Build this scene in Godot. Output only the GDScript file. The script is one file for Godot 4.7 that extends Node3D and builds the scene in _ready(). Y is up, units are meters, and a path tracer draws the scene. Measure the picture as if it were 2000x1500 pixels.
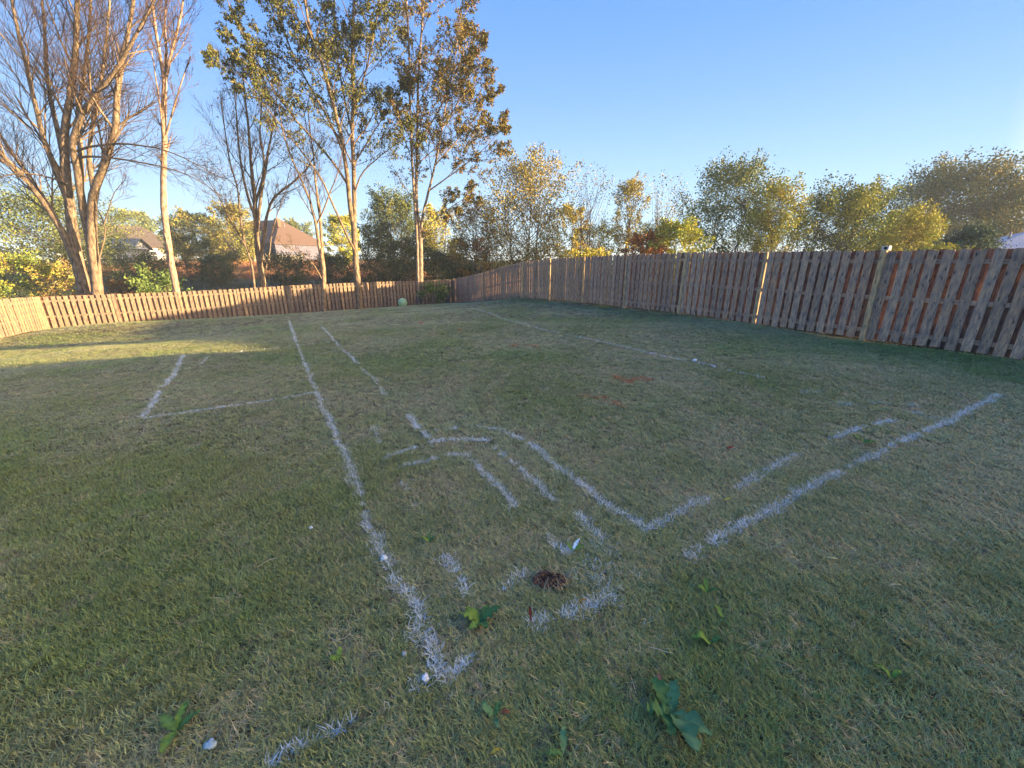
extends Node3D
# A back yard in the long shade of its own board fence, early evening, sun low on the right.

const FOCAL := 775.0          # focal length in pixels of the 2000 x 1500 photograph
const EYE := 1.62
var ps: float                 # sine and cosine of the camera's pitch
var pc: float
var rng := RandomNumberGenerator.new()
var taken := {}

# the yard: back corner C, direction R along the right fence (away), B along the back fence (to the left)
const C := Vector2(-4.1, 29.1)
const R := Vector2(-0.49546, 0.86863)
const B := Vector2(-0.86863, -0.49546)

# ---------------------------------------------------------------- mesh collector
class MB:
	var v := PackedVector3Array()
	var n := PackedVector3Array()
	var c := PackedColorArray()
	var uv := PackedVector2Array()
	var ix := PackedInt32Array()
	func tri(a: Vector3, b: Vector3, d: Vector3, col: Color) -> void:
		# a, b, d run anticlockwise seen from outside
		var nn := (b - a).cross(d - a).normalized()
		var k := v.size()
		v.append(a); v.append(b); v.append(d)
		n.append(nn); n.append(nn); n.append(nn)
		c.append(col); c.append(col); c.append(col)
		uv.append(Vector2(a.x, a.y)); uv.append(Vector2(b.x, b.y)); uv.append(Vector2(d.x, d.y))
		ix.append(k); ix.append(k + 2); ix.append(k + 1)
	func quad(a: Vector3, b: Vector3, d: Vector3, e: Vector3, col: Color) -> void:
		var nn := (b - a).cross(d - a).normalized()
		var k := v.size()
		v.append(a); v.append(b); v.append(d); v.append(e)
		var w := (b - a).length()
		var h := (d - b).length()
		uv.append(Vector2(0, 0)); uv.append(Vector2(w, 0)); uv.append(Vector2(w, h)); uv.append(Vector2(0, h))
		for i in 4:
			n.append(nn); c.append(col)
		ix.append(k); ix.append(k + 2); ix.append(k + 1)
		ix.append(k); ix.append(k + 3); ix.append(k + 2)
	func box(t: Transform3D, s: Vector3, col: Color) -> void:
		var p := []
		for i in 8:
			p.append(t * Vector3((-0.5 if i & 1 == 0 else 0.5) * s.x, (-0.5 if i & 2 == 0 else 0.5) * s.y, (-0.5 if i & 4 == 0 else 0.5) * s.z))
		quad(p[4], p[5], p[7], p[6], col)
		quad(p[1], p[0], p[2], p[3], col)
		quad(p[5], p[1], p[3], p[7], col)
		quad(p[0], p[4], p[6], p[2], col)
		quad(p[6], p[7], p[3], p[2], col)
		quad(p[0], p[1], p[5], p[4], col)
	func tube(pts: PackedVector3Array, rad: PackedFloat32Array, sides: int, col: Color, cap := false) -> void:
		var m := pts.size()
		if m < 2:
			return
		var k0 := v.size()
		var side := Vector3.RIGHT
		for i in m:
			var d: Vector3 = (pts[mini(i + 1, m - 1)] - pts[maxi(i - 1, 0)]).normalized()
			if i == 0:
				side = d.cross(Vector3(0.31, 0.12, 0.94)).normalized()
			else:
				side = (side - d * side.dot(d)).normalized()
			var up := d.cross(side)
			for j in sides:
				var a := TAU * j / sides
				var nn := side * cos(a) + up * sin(a)
				v.append(pts[i] + nn * rad[i]); n.append(nn); c.append(col)
				uv.append(Vector2(float(j) / sides, float(i)))
		for i in m - 1:
			for j in sides:
				var a0 := k0 + i * sides + j
				var a1 := k0 + i * sides + (j + 1) % sides
				ix.append(a0); ix.append(a0 + sides); ix.append(a1)
				ix.append(a1); ix.append(a0 + sides); ix.append(a1 + sides)
		if cap:
			for e in [0, m - 1]:
				var k := v.size()
				var dd: Vector3 = (pts[e] - pts[1 if e == 0 else m - 2]).normalized()
				v.append(pts[e]); n.append(dd); c.append(col); uv.append(Vector2.ZERO)
				for j in sides:
					v.append(v[k0 + e * sides + j]); n.append(dd); c.append(col); uv.append(Vector2.ZERO)
				for j in sides:
					if e == 0:
						ix.append(k); ix.append(k + 1 + j); ix.append(k + 1 + (j + 1) % sides)
					else:
						ix.append(k); ix.append(k + 1 + (j + 1) % sides); ix.append(k + 1 + j)
	func leaf(p: Vector3, d: Vector3, s: Vector3, ln: float, wd: float, col: Color) -> void:
		# a folded kite: stalk end, two sides, tip
		var nn := d.cross(s).normalized()
		var k := v.size()
		var mid := p + d * (ln * 0.45)
		v.append(p); v.append(mid + s * wd + nn * wd * 0.35); v.append(p + d * ln); v.append(mid - s * wd + nn * wd * 0.35)
		for i in 4:
			n.append(nn); c.append(col); uv.append(Vector2.ZERO)
		ix.append(k); ix.append(k + 1); ix.append(k + 2)
		ix.append(k); ix.append(k + 2); ix.append(k + 3)
	func blade(p: Vector3, lean: Vector3, h: float, w: float, col: Color) -> void:
		var s := lean.cross(Vector3.UP)
		if s.length() < 0.01:
			s = Vector3.RIGHT
		s = s.normalized() * w * 0.5
		var a := p + Vector3.UP * h * 0.55 + lean * 0.3
		var t := p + Vector3.UP * h + lean
		var nn := (t - p).cross(s).normalized()
		var k := v.size()
		v.append(p - s); v.append(p + s); v.append(a + s * 0.8); v.append(a - s * 0.8); v.append(t)
		for i in 5:
			n.append(nn); c.append(col); uv.append(Vector2.ZERO)
		ix.append(k); ix.append(k + 1); ix.append(k + 2)
		ix.append(k); ix.append(k + 2); ix.append(k + 3)
		ix.append(k + 3); ix.append(k + 2); ix.append(k + 4)
	func mesh() -> ArrayMesh:
		var a := []
		a.resize(Mesh.ARRAY_MAX)
		a[Mesh.ARRAY_VERTEX] = v
		a[Mesh.ARRAY_NORMAL] = n
		a[Mesh.ARRAY_COLOR] = c
		a[Mesh.ARRAY_TEX_UV] = uv
		a[Mesh.ARRAY_INDEX] = ix
		var m := ArrayMesh.new()
		m.add_surface_from_arrays(Mesh.PRIMITIVE_TRIANGLES, a)
		return m

# ---------------------------------------------------------------- naming
func numbered(called: String) -> String:
	if not taken.has(called):
		taken[called] = 0
		return called
	taken[called] += 1
	return "%s_%03d" % [called, taken[called]]

func tag(o: Node, label: String, category: String, group := "", kind := "") -> void:
	if label: o.set_meta("label", label)
	if category: o.set_meta("category", category)
	if group: o.set_meta("group", group)
	if kind: o.set_meta("kind", kind)

func thing(called: String, label: String, category: String, at: Vector3, group := "") -> Node3D:
	var o := Node3D.new()
	o.name = numbered(called)
	add_child(o)
	o.position = at
	tag(o, label, category, group)
	return o

func part(called: String, mesh: Mesh, mat: Material, parent: Node3D) -> MeshInstance3D:
	var o := MeshInstance3D.new()
	o.name = called
	o.mesh = mesh
	o.material_override = mat
	parent.add_child(o, true)
	return o

func solo(called: String, mesh: Mesh, mat: Material, at: Vector3, label: String, category: String, group := "", kind := "") -> MeshInstance3D:
	var o := MeshInstance3D.new()
	o.name = numbered(called)
	o.mesh = mesh
	o.material_override = mat
	add_child(o)
	o.position = at
	tag(o, label, category, group, kind)
	return o

# ---------------------------------------------------------------- places
func ray(u: float, w: float) -> Vector3:      # x right, y up, z forward (horizontal)
	var y := 750.0 - w
	return Vector3(u - 1000.0, y * pc - FOCAL * ps, FOCAL * pc + y * ps)

func px(u: float, w: float, depth: float) -> Vector3:
	var r := ray(u, w)
	var k := depth / r.z
	return Vector3(r.x * k, EYE + r.y * k, -depth)

var cps := PackedVector3Array()      # ground survey: x, depth, height above the eye
var tw := PackedFloat64Array()
var gxs := PackedFloat32Array()
var gzs := PackedFloat32Array()
var gh := PackedFloat32Array()
const FX0 := -30.0
const FZ0 := -4.0
const FSTEP := 0.5
const FNX := 92
const FNZ := 78
var fine := PackedFloat32Array()
var bump := FastNoiseLite.new()

func survey() -> void:
	var raw := [
		[-4.1, 29.1, -3.05], [-2.93, 27.05, -2.76], [-1.95, 25.33, -2.5], [-0.66, 23.06, -2.14], [0.47, 21.09, -1.88], [1.74, 18.86, -1.74], [2.94, 16.75, -1.68], [4.09, 14.74, -1.63], [5.27, 12.66, -1.6], [6.45, 10.6, -1.62], [7.65, 8.5, -1.65], [10.0, 4.3, -1.65], [12.4, 0.2, -1.65],
		[-8.46, 26.62, -3.13], [-13.08, 23.98, -3.21], [-17.64, 21.38, -3.38], [-22.06, 18.86, -3.35], [-20.8, 16.7, -3.02],
		[-3.86, 26.9, -2.68], [-7.91, 24.42, -2.74], [-10.04, 23.09, -2.77], [-12.14, 21.78, -2.81], [-14.15, 20.48, -2.77], [-16.17, 19.18, -2.76], [-18.4, 18.3, -2.73], [-20.3, 17.5, -2.86],
		[0, 0, -1.62], [0, 4, -1.62], [-6, 4, -1.75], [-10, 4, -1.95], [-12, 9, -2.3], [3, 6, -1.61], [5, 3, -1.6], [0, 12, -1.72], [-6, 12, -1.98], [0, 17, -1.83], [-2, 22, -2.22], [-3.4, 22, -2.36], [-8, 18, -2.38], [-13, 14, -2.52], [-17, 8, -2.75],
		[-6, 33, -3.3], [-15, 27.5, -3.5], [-24, 22, -3.6], [-20, 45, -2.9], [-35, 45, -2.7], [0, 50, -2.7], [-40, 60, -1.4], [-10, 62, -1.6], [10, 60, -1.8], [-50, 76, -0.5], [-20, 80, -0.5], [20, 80, -1.5],
		[-150, 100, 0], [0, 150, 0], [150, 150, -1.5], [300, 300, -1], [-300, 300, 0], [0, 400, 0.3], [-200, -50, -2.5], [-60, 10, -3.0], [-40, 30, -3.3], [-60, 40, -2.5],
		[200, 0, -1.6], [30, 10, -1.6], [30, 30, -1.7], [60, 40, -1.7], [15, 25, -1.8], [8, 30, -2.3], [0, -10, -1.62], [-20, -10, -2.0], [20, -20, -1.6], [0, -100, -1.6], [100, -100, -1.6]]
	for q in raw:
		cps.append(Vector3(q[0], q[1], q[2]))
	# thin-plate spline through the survey
	var m := cps.size()
	var w := m + 3
	var a := []
	for i in w:
		var row := PackedFloat64Array()
		row.resize(w + 1)
		if i < m:
			for j in m:
				row[j] = tps(Vector2(cps[i].x - cps[j].x, cps[i].y - cps[j].y).length_squared())
			row[i] += 0.4
			row[m] = 1.0; row[m + 1] = cps[i].x; row[m + 2] = cps[i].y
			row[w] = cps[i].z
		else:
			for j in m:
				row[j] = [1.0, cps[j].x, cps[j].y][i - m]
		a.append(row)
	for i in w:
		var best := i
		for j in range(i + 1, w):
			if absf(a[j][i]) > absf(a[best][i]):
				best = j
		var keep = a[i]; a[i] = a[best]; a[best] = keep
		var ri: PackedFloat64Array = a[i]
		for j in range(i + 1, w):
			var rj: PackedFloat64Array = a[j]
			var q := rj[i] / ri[i]
			if q != 0.0:
				for k in range(i, w + 1):
					rj[k] -= q * ri[k]
				a[j] = rj
	tw.resize(w)
	for i in range(w - 1, -1, -1):
		var s: float = a[i][w]
		for j in range(i + 1, w):
			s -= a[i][j] * tw[j]
		tw[i] = s / a[i][i]

func tps(r2: float) -> float:
	return 0.0 if r2 < 1e-9 else 0.5 * r2 * log(r2)

func spline(x: float, zz: float) -> float:      # ground height in the world at x, depth zz
	var m := cps.size()
	var s := tw[m] + tw[m + 1] * x + tw[m + 2] * zz
	for j in m:
		var q := cps[j]
		var dx := x - q.x
		var dz := zz - q.y
		var r2 := dx * dx + dz * dz
		if r2 > 1e-9:
			s += tw[j] * 0.5 * r2 * log(r2)
	return clampf(s, -5.5, 1.2) + EYE + bump.get_noise_2d(x * 1.0, zz * 1.0) * 0.045

func gy(x: float, zz: float) -> float:
	var fx := (x - FX0) / FSTEP
	var fz := (zz - FZ0) / FSTEP
	var i := int(fx)
	var j := int(fz)
	if fx < 0.0 or fz < 0.0 or i >= FNX - 1 or j >= FNZ - 1:
		return spline(x, zz)
	fx -= i
	fz -= j
	var k := j * FNX + i
	var h00 := fine[k]
	var h10 := fine[k + 1]
	var h01 := fine[k + FNX]
	var h11 := fine[k + FNX + 1]
	# same diagonal as the drawn sheet: corner 10 to corner 01
	if fx + fz <= 1.0:
		return h00 + (h10 - h00) * fx + (h01 - h00) * fz
	return h11 + (h01 - h11) * (1.0 - fx) + (h10 - h11) * (1.0 - fz)

func hit(u: float, w: float) -> Vector3:        # where the sight line meets the ground
	var r := ray(u, w)
	r /= r.z
	var lo := 0.4
	var z := lo
	while z < 60.0:
		z += 0.1 + z * 0.004
		if EYE + r.y * z < gy(r.x * z, z):
			break
		lo = z
	for i in 12:
		var mid := (lo + z) * 0.5
		if EYE + r.y * mid < gy(r.x * mid, mid):
			z = mid
		else:
			lo = mid
	return Vector3(r.x * z, gy(r.x * z, z), -z)

func rv() -> Vector3:
	return Vector3(rng.randf_range(-1, 1), rng.randf_range(-1, 1), rng.randf_range(-1, 1))

# ---------------------------------------------------------------- materials
func noise_tex(freq: float, seed_: int, lo: float, hi: float, size := 256, oct := 4) -> ImageTexture:
	var f := FastNoiseLite.new()
	f.seed = seed_
	f.frequency = freq
	f.fractal_octaves = oct
	var im := f.get_seamless_image(size, size)
	im.convert(Image.FORMAT_RGB8)
	for y in size:
		for x in size:
			var q := lerpf(lo, hi, im.get_pixel(x, y).r)
			im.set_pixel(x, y, Color(q, q, q))
	im.generate_mipmaps()
	return ImageTexture.create_from_image(im)

func vmat(rough: float, tex: Texture2D = null, scale := Vector3.ONE, spec := 0.5) -> StandardMaterial3D:
	var m := StandardMaterial3D.new()
	m.vertex_color_use_as_albedo = true
	m.roughness = rough
	m.metallic_specular = spec
	m.cull_mode = BaseMaterial3D.CULL_DISABLED
	if tex:
		m.albedo_texture = tex
		m.uv1_triplanar = true
		m.uv1_scale = scale
	return m

func flat(col: Color, rough := 0.8, tex: Texture2D = null, scale := Vector3.ONE) -> StandardMaterial3D:
	var m := StandardMaterial3D.new()
	m.albedo_color = col.linear_to_srgb()
	m.roughness = rough
	if tex:
		m.albedo_texture = tex
		m.uv1_triplanar = true
		m.uv1_scale = scale
	return m

func wood_image(seed_: int) -> Array:
	# long-grained weathered board: streaks, dark checks, knots, pale scuffs
	var w := 128
	var h := 512
	var im := Image.create(w, h, false, Image.FORMAT_RGB8)
	var hm := Image.create(w, h, false, Image.FORMAT_RGB8)
	var f := FastNoiseLite.new()
	f.seed = seed_
	f.frequency = 0.02
	f.fractal_octaves = 4
	var g := FastNoiseLite.new()
	g.seed = seed_ + 7
	g.frequency = 0.013
	g.fractal_octaves = 3
	var knots := []
	var r := RandomNumberGenerator.new()
	r.seed = seed_
	for i in 9:
		knots.append(Vector3(r.randf() * w, r.randf() * h, r.randf_range(3.0, 7.5)))
	for y in h:
		for x in w:
			var bend := 0.0
			var dark := 0.0
			for k in knots:
				var dx: float = x - k.x
				var dy: float = (y - k.y) * 0.55
				var d := sqrt(dx * dx + dy * dy)
				if d < k.z * 4.0:
					var q: float = exp(-d * d / (k.z * k.z * 2.5))
					bend += q * signf(dx) * 5.0
					dark = maxf(dark, smoothstep(k.z, k.z * 0.45, d))
			var grain := f.get_noise_2d((x + bend) * 9.0, y * 0.55)
			var fibre := f.get_noise_2d((x + bend) * 26.0 + 900.0, y * 1.3)
			var patch := g.get_noise_2d(x * 1.3, y * 0.9 + 300.0)
			var q := 0.82 + grain * 0.28 + fibre * 0.24 + patch * 0.24
			q = clampf(q * (1.0 - dark * 0.62), 0.1, 1.0)
			var warm := clampf(0.5 + patch * 1.2, 0.0, 1.0)
			im.set_pixel(x, y, Color(q, q * lerpf(0.985, 0.93, warm), q * lerpf(0.985, 0.83, warm)))
			var hq := clampf(0.6 + grain * 0.5 + fibre * 0.4 - dark * 0.2, 0.0, 1.0)
			hm.set_pixel(x, y, Color(hq, hq, hq))
	hm.bump_map_to_normal_map(3.0)
	im.generate_mipmaps()
	return [ImageTexture.create_from_image(im), ImageTexture.create_from_image(hm)]

var M := {}
func materials() -> void:
	var n1 := noise_tex(0.03, 3, 0.55, 1.25)
	var n2 := noise_tex(0.06, 9, 0.35, 1.3)
	M.noise = n1
	M.rough_noise = n2
	M.ground = vmat(0.95, n2, Vector3(0.7, 0.7, 0.7), 0.2)
	M.grass = vmat(0.5, null, Vector3.ONE, 0.5)
	M.grass.backlight_enabled = true
	M.grass.backlight = Color(0.12, 0.14, 0.05)
	M.paint = vmat(0.75, null, Vector3.ONE, 0.3)
	M.bark = vmat(0.9, n2, Vector3(0.8, 0.16, 0.8), 0.2)
	M.twig = vmat(0.85, null, Vector3.ONE, 0.2)
	M.leaf = vmat(0.8, null, Vector3.ONE, 0.25)
	M.leaf.backlight_enabled = true
	M.leaf.backlight = Color(0.36, 0.34, 0.09)
	M.needle = vmat(0.6, null, Vector3.ONE, 0.3)
	var w1 := wood_image(11)
	var w2 := wood_image(52)
	var tones := {
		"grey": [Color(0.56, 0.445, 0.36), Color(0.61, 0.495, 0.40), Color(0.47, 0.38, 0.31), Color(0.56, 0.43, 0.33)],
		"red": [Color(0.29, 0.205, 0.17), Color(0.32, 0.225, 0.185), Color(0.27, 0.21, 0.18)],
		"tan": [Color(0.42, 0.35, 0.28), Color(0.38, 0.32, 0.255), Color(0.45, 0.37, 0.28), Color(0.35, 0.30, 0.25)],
		"post": [Color(0.74, 0.59, 0.37), Color(0.66, 0.53, 0.35)]}
	for k in tones:
		M[k] = []
		for i in tones[k].size():
			var m := StandardMaterial3D.new()
			m.albedo_color = tones[k][i].linear_to_srgb()
			var wi: Array = w1 if i % 2 == 0 else w2
			m.albedo_texture = wi[0]
			m.normal_enabled = true
			m.normal_texture = wi[1]
			m.normal_scale = 0.35
			m.roughness = 0.9
			m.metallic_specular = 0.25
			M[k].append(m)

# ---------------------------------------------------------------- camera, sky, sun
func look() -> void:
	var th := atan(FOCAL / 2500.0)
	ps = sin(th)
	pc = cos(th)
	var cam := Camera3D.new()
	cam.name = "camera"
	cam.fov = rad_to_deg(2.0 * atan(750.0 / FOCAL))
	cam.far = 3000.0
	cam.near = 0.05
	cam.position = Vector3(0, EYE, 0)
	cam.rotation.x = -th
	add_child(cam)
	cam.current = true
	var env := Environment.new()
	env.background_mode = Environment.BG_SKY
	var sky := Sky.new()
	var sm := ProceduralSkyMaterial.new()
	sm.sky_top_color = Color(0.215, 0.475, 0.84)
	sm.sky_horizon_color = Color(0.76, 0.91, 0.96)
	sm.sky_curve = 0.17
	sm.sky_energy_multiplier = 0.395
	sm.ground_bottom_color = Color(0.25, 0.27, 0.2)
	sm.ground_horizon_color = Color(0.6, 0.66, 0.66)
	sm.sun_angle_max = 49.0
	sm.sun_curve = 1.1
	sky.sky_material = sm
	env.sky = sky
	env.ambient_light_source = Environment.AMBIENT_SOURCE_SKY
	env.tonemap_mode = Environment.TONE_MAPPER_LINEAR
	env.tonemap_exposure = 11.8
	env.sdfgi_enabled = true
	env.ssao_enabled = true
	env.ssil_enabled = true
	env.fog_enabled = true
	env.fog_density = 0.0009
	env.fog_light_color = Color(0.80, 0.88, 0.95)
	var we := WorldEnvironment.new()
	we.name = "world_environment"
	we.environment = env
	add_child(we)
	var sun := DirectionalLight3D.new()
	sun.name = "sun"
	sun.light_energy = 0.75
	sun.light_color = Color(1.0, 0.85, 0.64)
	sun.light_angular_distance = 0.6
	sun.shadow_enabled = true
	sun.directional_shadow_max_distance = 120.0
	add_child(sun)
	var to_sun := Vector3(0.993, 0.141, 0.12).normalized()
	sun.look_at_from_position(to_sun * 50.0, Vector3.ZERO, Vector3.UP)

# ---------------------------------------------------------------- ground
func yard(x: float, zz: float) -> Vector2:      # distances in from the right fence and from the back fence
	var d := Vector2(x, zz) - C
	return Vector2(d.dot(B), -d.dot(R))

func build_ground() -> void:
	bump.seed = 4
	bump.frequency = 0.22
	bump.fractal_octaves = 2
	survey()
	fine.resize(FNX * FNZ)
	for j in FNZ:
		for i in FNX:
			fine[j * FNX + i] = spline(FX0 + i * FSTEP, FZ0 + j * FSTEP)
	var xs := PackedFloat32Array()
	var zs := PackedFloat32Array()
	for e in [[xs, FX0, FNX], [zs, FZ0, FNZ]]:
		var low := []
		var q: float = e[1]
		var st := 1.0
		while q > -900.0:
			st *= 1.18
			q -= st
			low.append(q)
		low.reverse()
		for a in low:
			e[0].append(a)
		for i in e[2]:
			e[0].append(e[1] + i * FSTEP)
		q = e[1] + (e[2] - 1) * FSTEP
		st = 1.0
		while q < 900.0:
			st *= 1.12
			q += st
			e[0].append(q)
		if e[2] == FNX: xs = e[0]
		else: zs = e[0]
	var nx := xs.size()
	var nz := zs.size()
	var st := SurfaceTool.new()
	st.begin(Mesh.PRIMITIVE_TRIANGLES)
	st.set_smooth_group(0)
	var dry := FastNoiseLite.new()
	dry.seed = 21
	dry.frequency = 0.09
	for j in nz:
		for i in nx:
			var x := xs[i]
			var z := zs[j]
			var yd := yard(x, z)
			var col := Color(0.25, 0.205, 0.115)
			if yd.x < 0.0 or yd.y < 0.0 or yd.x > 20.7:
				col = Color(0.12, 0.125, 0.06).lerp(Color(0.22, 0.18, 0.10), clampf(0.5 + dry.get_noise_2d(x, z) * 1.3, 0, 1))
			st.set_color(col)
			st.add_vertex(Vector3(x, gy(x, z), -z))
	for j in nz - 1:
		for i in nx - 1:
			var k := j * nx + i
			# anticlockwise from above is wrong for Godot: front faces run clockwise
			st.add_index(k); st.add_index(k + nx); st.add_index(k + 1)
			st.add_index(k + 1); st.add_index(k + nx); st.add_index(k + nx + 1)
	st.generate_normals()
	var o := solo("ground", st.commit(), M.ground, Vector3.ZERO, "", "", "", "structure")
	o.set_meta("label", "sloping soil of the yard and the fields around it")

func tuft(seed_: int, blades: int, hgt: float, spread: float, wid: float, tip: float) -> ArrayMesh:
	var r := RandomNumberGenerator.new()
	r.seed = seed_
	var mb := MB.new()
	for i in blades:
		var a := r.randf() * TAU
		var d := Vector3(cos(a), 0, sin(a))
		var p := d * spread * sqrt(r.randf())
		var a2 := r.randf() * TAU
		var h := hgt * r.randf_range(0.5, 1.1)
		var s := r.randf_range(0.55, 1.35)
		mb.blade(p - Vector3(0, 0.006, 0), Vector3(cos(a2), 0, sin(a2)) * h * r.randf_range(0.5, tip), h, wid * r.randf_range(0.7, 1.2), Color(s, s, s))
	return mb.mesh()

func scatter(called: String, label: String, category: String, mesh: Mesh, buf: PackedFloat32Array, count: int) -> void:
	var mm := MultiMesh.new()
	mm.transform_format = MultiMesh.TRANSFORM_3D
	mm.use_colors = true
	mm.mesh = mesh
	mm.instance_count = count
	mm.buffer = buf
	var o := MultiMeshInstance3D.new()
	o.name = numbered(called)
	o.multimesh = mm
	o.material_override = M.grass
	add_child(o)
	tag(o, label, category, "", "stuff")

func put(buf: PackedFloat32Array, k: int, x: float, y: float, z: float, a: float, s: float, sy: float, c: Color) -> void:
	var ca := cos(a) * s
	var sa := sin(a) * s
	var i := k * 16
	buf[i] = ca; buf[i + 1] = 0.0; buf[i + 2] = sa; buf[i + 3] = x
	buf[i + 4] = 0.0; buf[i + 5] = sy; buf[i + 6] = 0.0; buf[i + 7] = y
	buf[i + 8] = -sa; buf[i + 9] = 0.0; buf[i + 10] = ca; buf[i + 11] = z
	buf[i + 12] = c.r; buf[i + 13] = c.g; buf[i + 14] = c.b; buf[i + 15] = 1.0

func build_grass() -> void:
	var big := FastNoiseLite.new()
	big.seed = 5
	big.frequency = 0.28
	big.fractal_octaves = 3
	var small := FastNoiseLite.new()
	small.seed = 8
	small.frequency = 1.7
	small.fractal_octaves = 2
	var green := Color(0.275, 0.30, 0.085)
	var lush := Color(0.20, 0.30, 0.07)
	var cool := Color(0.37, 0.41, 0.19)
	var straw := Color(0.62, 0.51, 0.24)
	# [near depth, far depth, count, tuft size, tuft height]
	var zones := [[0.55, 3.2, 52000, 1.0, 1.0], [3.2, 6.5, 62000, 1.25, 1.05], [6.5, 12.0, 80000, 1.8, 1.15], [12.0, 31.0, 120000, 3.0, 1.25]]
	var ms := [tuft(1, 15, 0.030, 0.030, 0.0036, 1.9), tuft(2, 15, 0.026, 0.034, 0.0034, 2.4), tuft(3, 13, 0.024, 0.034, 0.0030, 2.8)]
	var labels := ["short mown green turf grass covering the whole yard", "thin curling green blades mixed through the yard turf", "straw-coloured dry blades lying in the yard turf"]
	var called := ["lawn_grass", "fine_grass", "dry_grass"]
	var bufs := [PackedFloat32Array(), PackedFloat32Array(), PackedFloat32Array()]
	var cnt := [0, 0, 0]
	var total := 0
	for zn in zones:
		total += zn[2]
	for i in 3:
		bufs[i].resize(total * 16)
	var b0: PackedFloat32Array = bufs[0]
	var b1: PackedFloat32Array = bufs[1]
	var b2: PackedFloat32Array = bufs[2]
	for zn in zones:
		var z0: float = zn[0]
		var z1: float = zn[1]
		for i in zn[2]:
			var z := sqrt(lerpf(z0 * z0, z1 * z1, rng.randf()))
			var x := rng.randf_range(-1.55, 1.40) * (z + 0.35)
			var yd := yard(x, z)
			if yd.x < 0.02 or yd.y < 0.02 or yd.x > 20.75:
				continue
			var d := big.get_noise_2d(x, z)
			var e := small.get_noise_2d(x, z)
			var dryness := clampf(0.30 + d * 0.55 + e * 0.85, 0.05, 0.85)
			var s: float = zn[3] * rng.randf_range(0.8, 1.3)
			var sy: float = zn[4] * rng.randf_range(0.75, 1.25) * (1.0 + maxf(0.0, -d) * 0.5)
			var y := gy(x, z)
			var a := rng.randf() * TAU
			var q := rng.randf_range(0.6, 1.4)
			if rng.randf() < dryness * 0.62:
				var col := straw.lerp(Color(0.36, 0.30, 0.17), rng.randf()) * q
				put(b2, cnt[2], x, y, -z, a, s, sy, col)
				cnt[2] += 1
			else:
				var col := green.lerp(lush, clampf(-d * 1.2 + e * 0.5, 0, 1)).lerp(cool, clampf(d * 0.8 + rng.randf() * 0.75, 0, 1)) * q
				col = col.lerp(straw, dryness * 0.22)
				if rng.randf() < 0.5:
					put(b0, cnt[0], x, y, -z, a, s, sy, col)
					cnt[0] += 1
				else:
					put(b1, cnt[1], x, y, -z, a, s, sy, col)
					cnt[1] += 1
	b0.resize(cnt[0] * 16)
	b1.resize(cnt[1] * 16)
	b2.resize(cnt[2] * 16)
	scatter(called[0], labels[0], "grass", ms[0], b0, cnt[0])
	scatter(called[1], labels[1], "grass", ms[1], b1, cnt[1])
	scatter(called[2], labels[2], "grass", ms[2], b2, cnt[2])

	# rank grass outside the fences: dark sward behind the back fence, rusty seed heads further up the field, neighbour's lawn on the right
	var tall := tuft(9, 16, 0.42, 0.22, 0.016, 0.9)
	var specs := [["meadow_grass", "dark green meadow grass sloping up behind the back fence", 26000, 0], ["rusty_grass", "band of rusty orange tall grass across the far field", 20000, 1], ["neighbour_grass", "grass growing beyond the right hand fence", 16000, 2]]
	for sp in specs:
		var buf := PackedFloat32Array()
		buf.resize(sp[2] * 16)
		var k := 0
		for i in sp[2]:
			var x := 0.0
			var z := 0.0
			var col := Color.WHITE
			var s := rng.randf_range(0.7, 1.4)
			var sy := s
			if sp[3] == 0:
				z = sqrt(lerpf(21.0 * 21.0, 90.0 * 90.0, rng.randf() * rng.randf()))
				x = rng.randf_range(-1.35, 0.3) * z
				var yd := yard(x, z)
				if yd.y > -0.3 and yd.x < 21.2 and yd.x > -0.5:
					continue
				if yd.x > 21.0 and yd.y > 6.0:
					continue
				col = Color(0.075, 0.105, 0.055).lerp(Color(0.20, 0.19, 0.10), clampf(0.25 + big.get_noise_2d(x * 0.4, z * 0.4) * 1.4, 0, 1)) * rng.randf_range(0.8, 1.2)
				sy = s * 1.1
				s *= 1.0 + z * 0.012
			elif sp[3] == 1:
				z = rng.randf_range(50.0, 74.0)
				x = rng.randf_range(-1.3, -0.2) * z
				var q := big.get_noise_2d(x * 0.25, z * 0.9)
				if q < -0.05:
					continue
				col = Color(0.34, 0.13, 0.055).lerp(Color(0.36, 0.22, 0.09), rng.randf()) * rng.randf_range(0.8, 1.2)
				s *= 2.0
				sy = s * 1.1
			else:
				var t := rng.randf() * 33.0
				var off := 0.25 + 14.0 * rng.randf() * rng.randf()
				var p := C - R * t - B * off
				x = p.x
				z = p.y
				col = Color(0.13, 0.15, 0.06).lerp(Color(0.36, 0.31, 0.17), rng.randf()) * rng.randf_range(0.8, 1.2)
				s *= 0.9
				sy = s * 0.35
			put(buf, k, x, gy(x, z) - 0.02, -z, rng.randf() * TAU, s, sy, col)
			k += 1
		buf.resize(k * 16)
		scatter(sp[0], sp[1], "grass", tall, buf, k)

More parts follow.
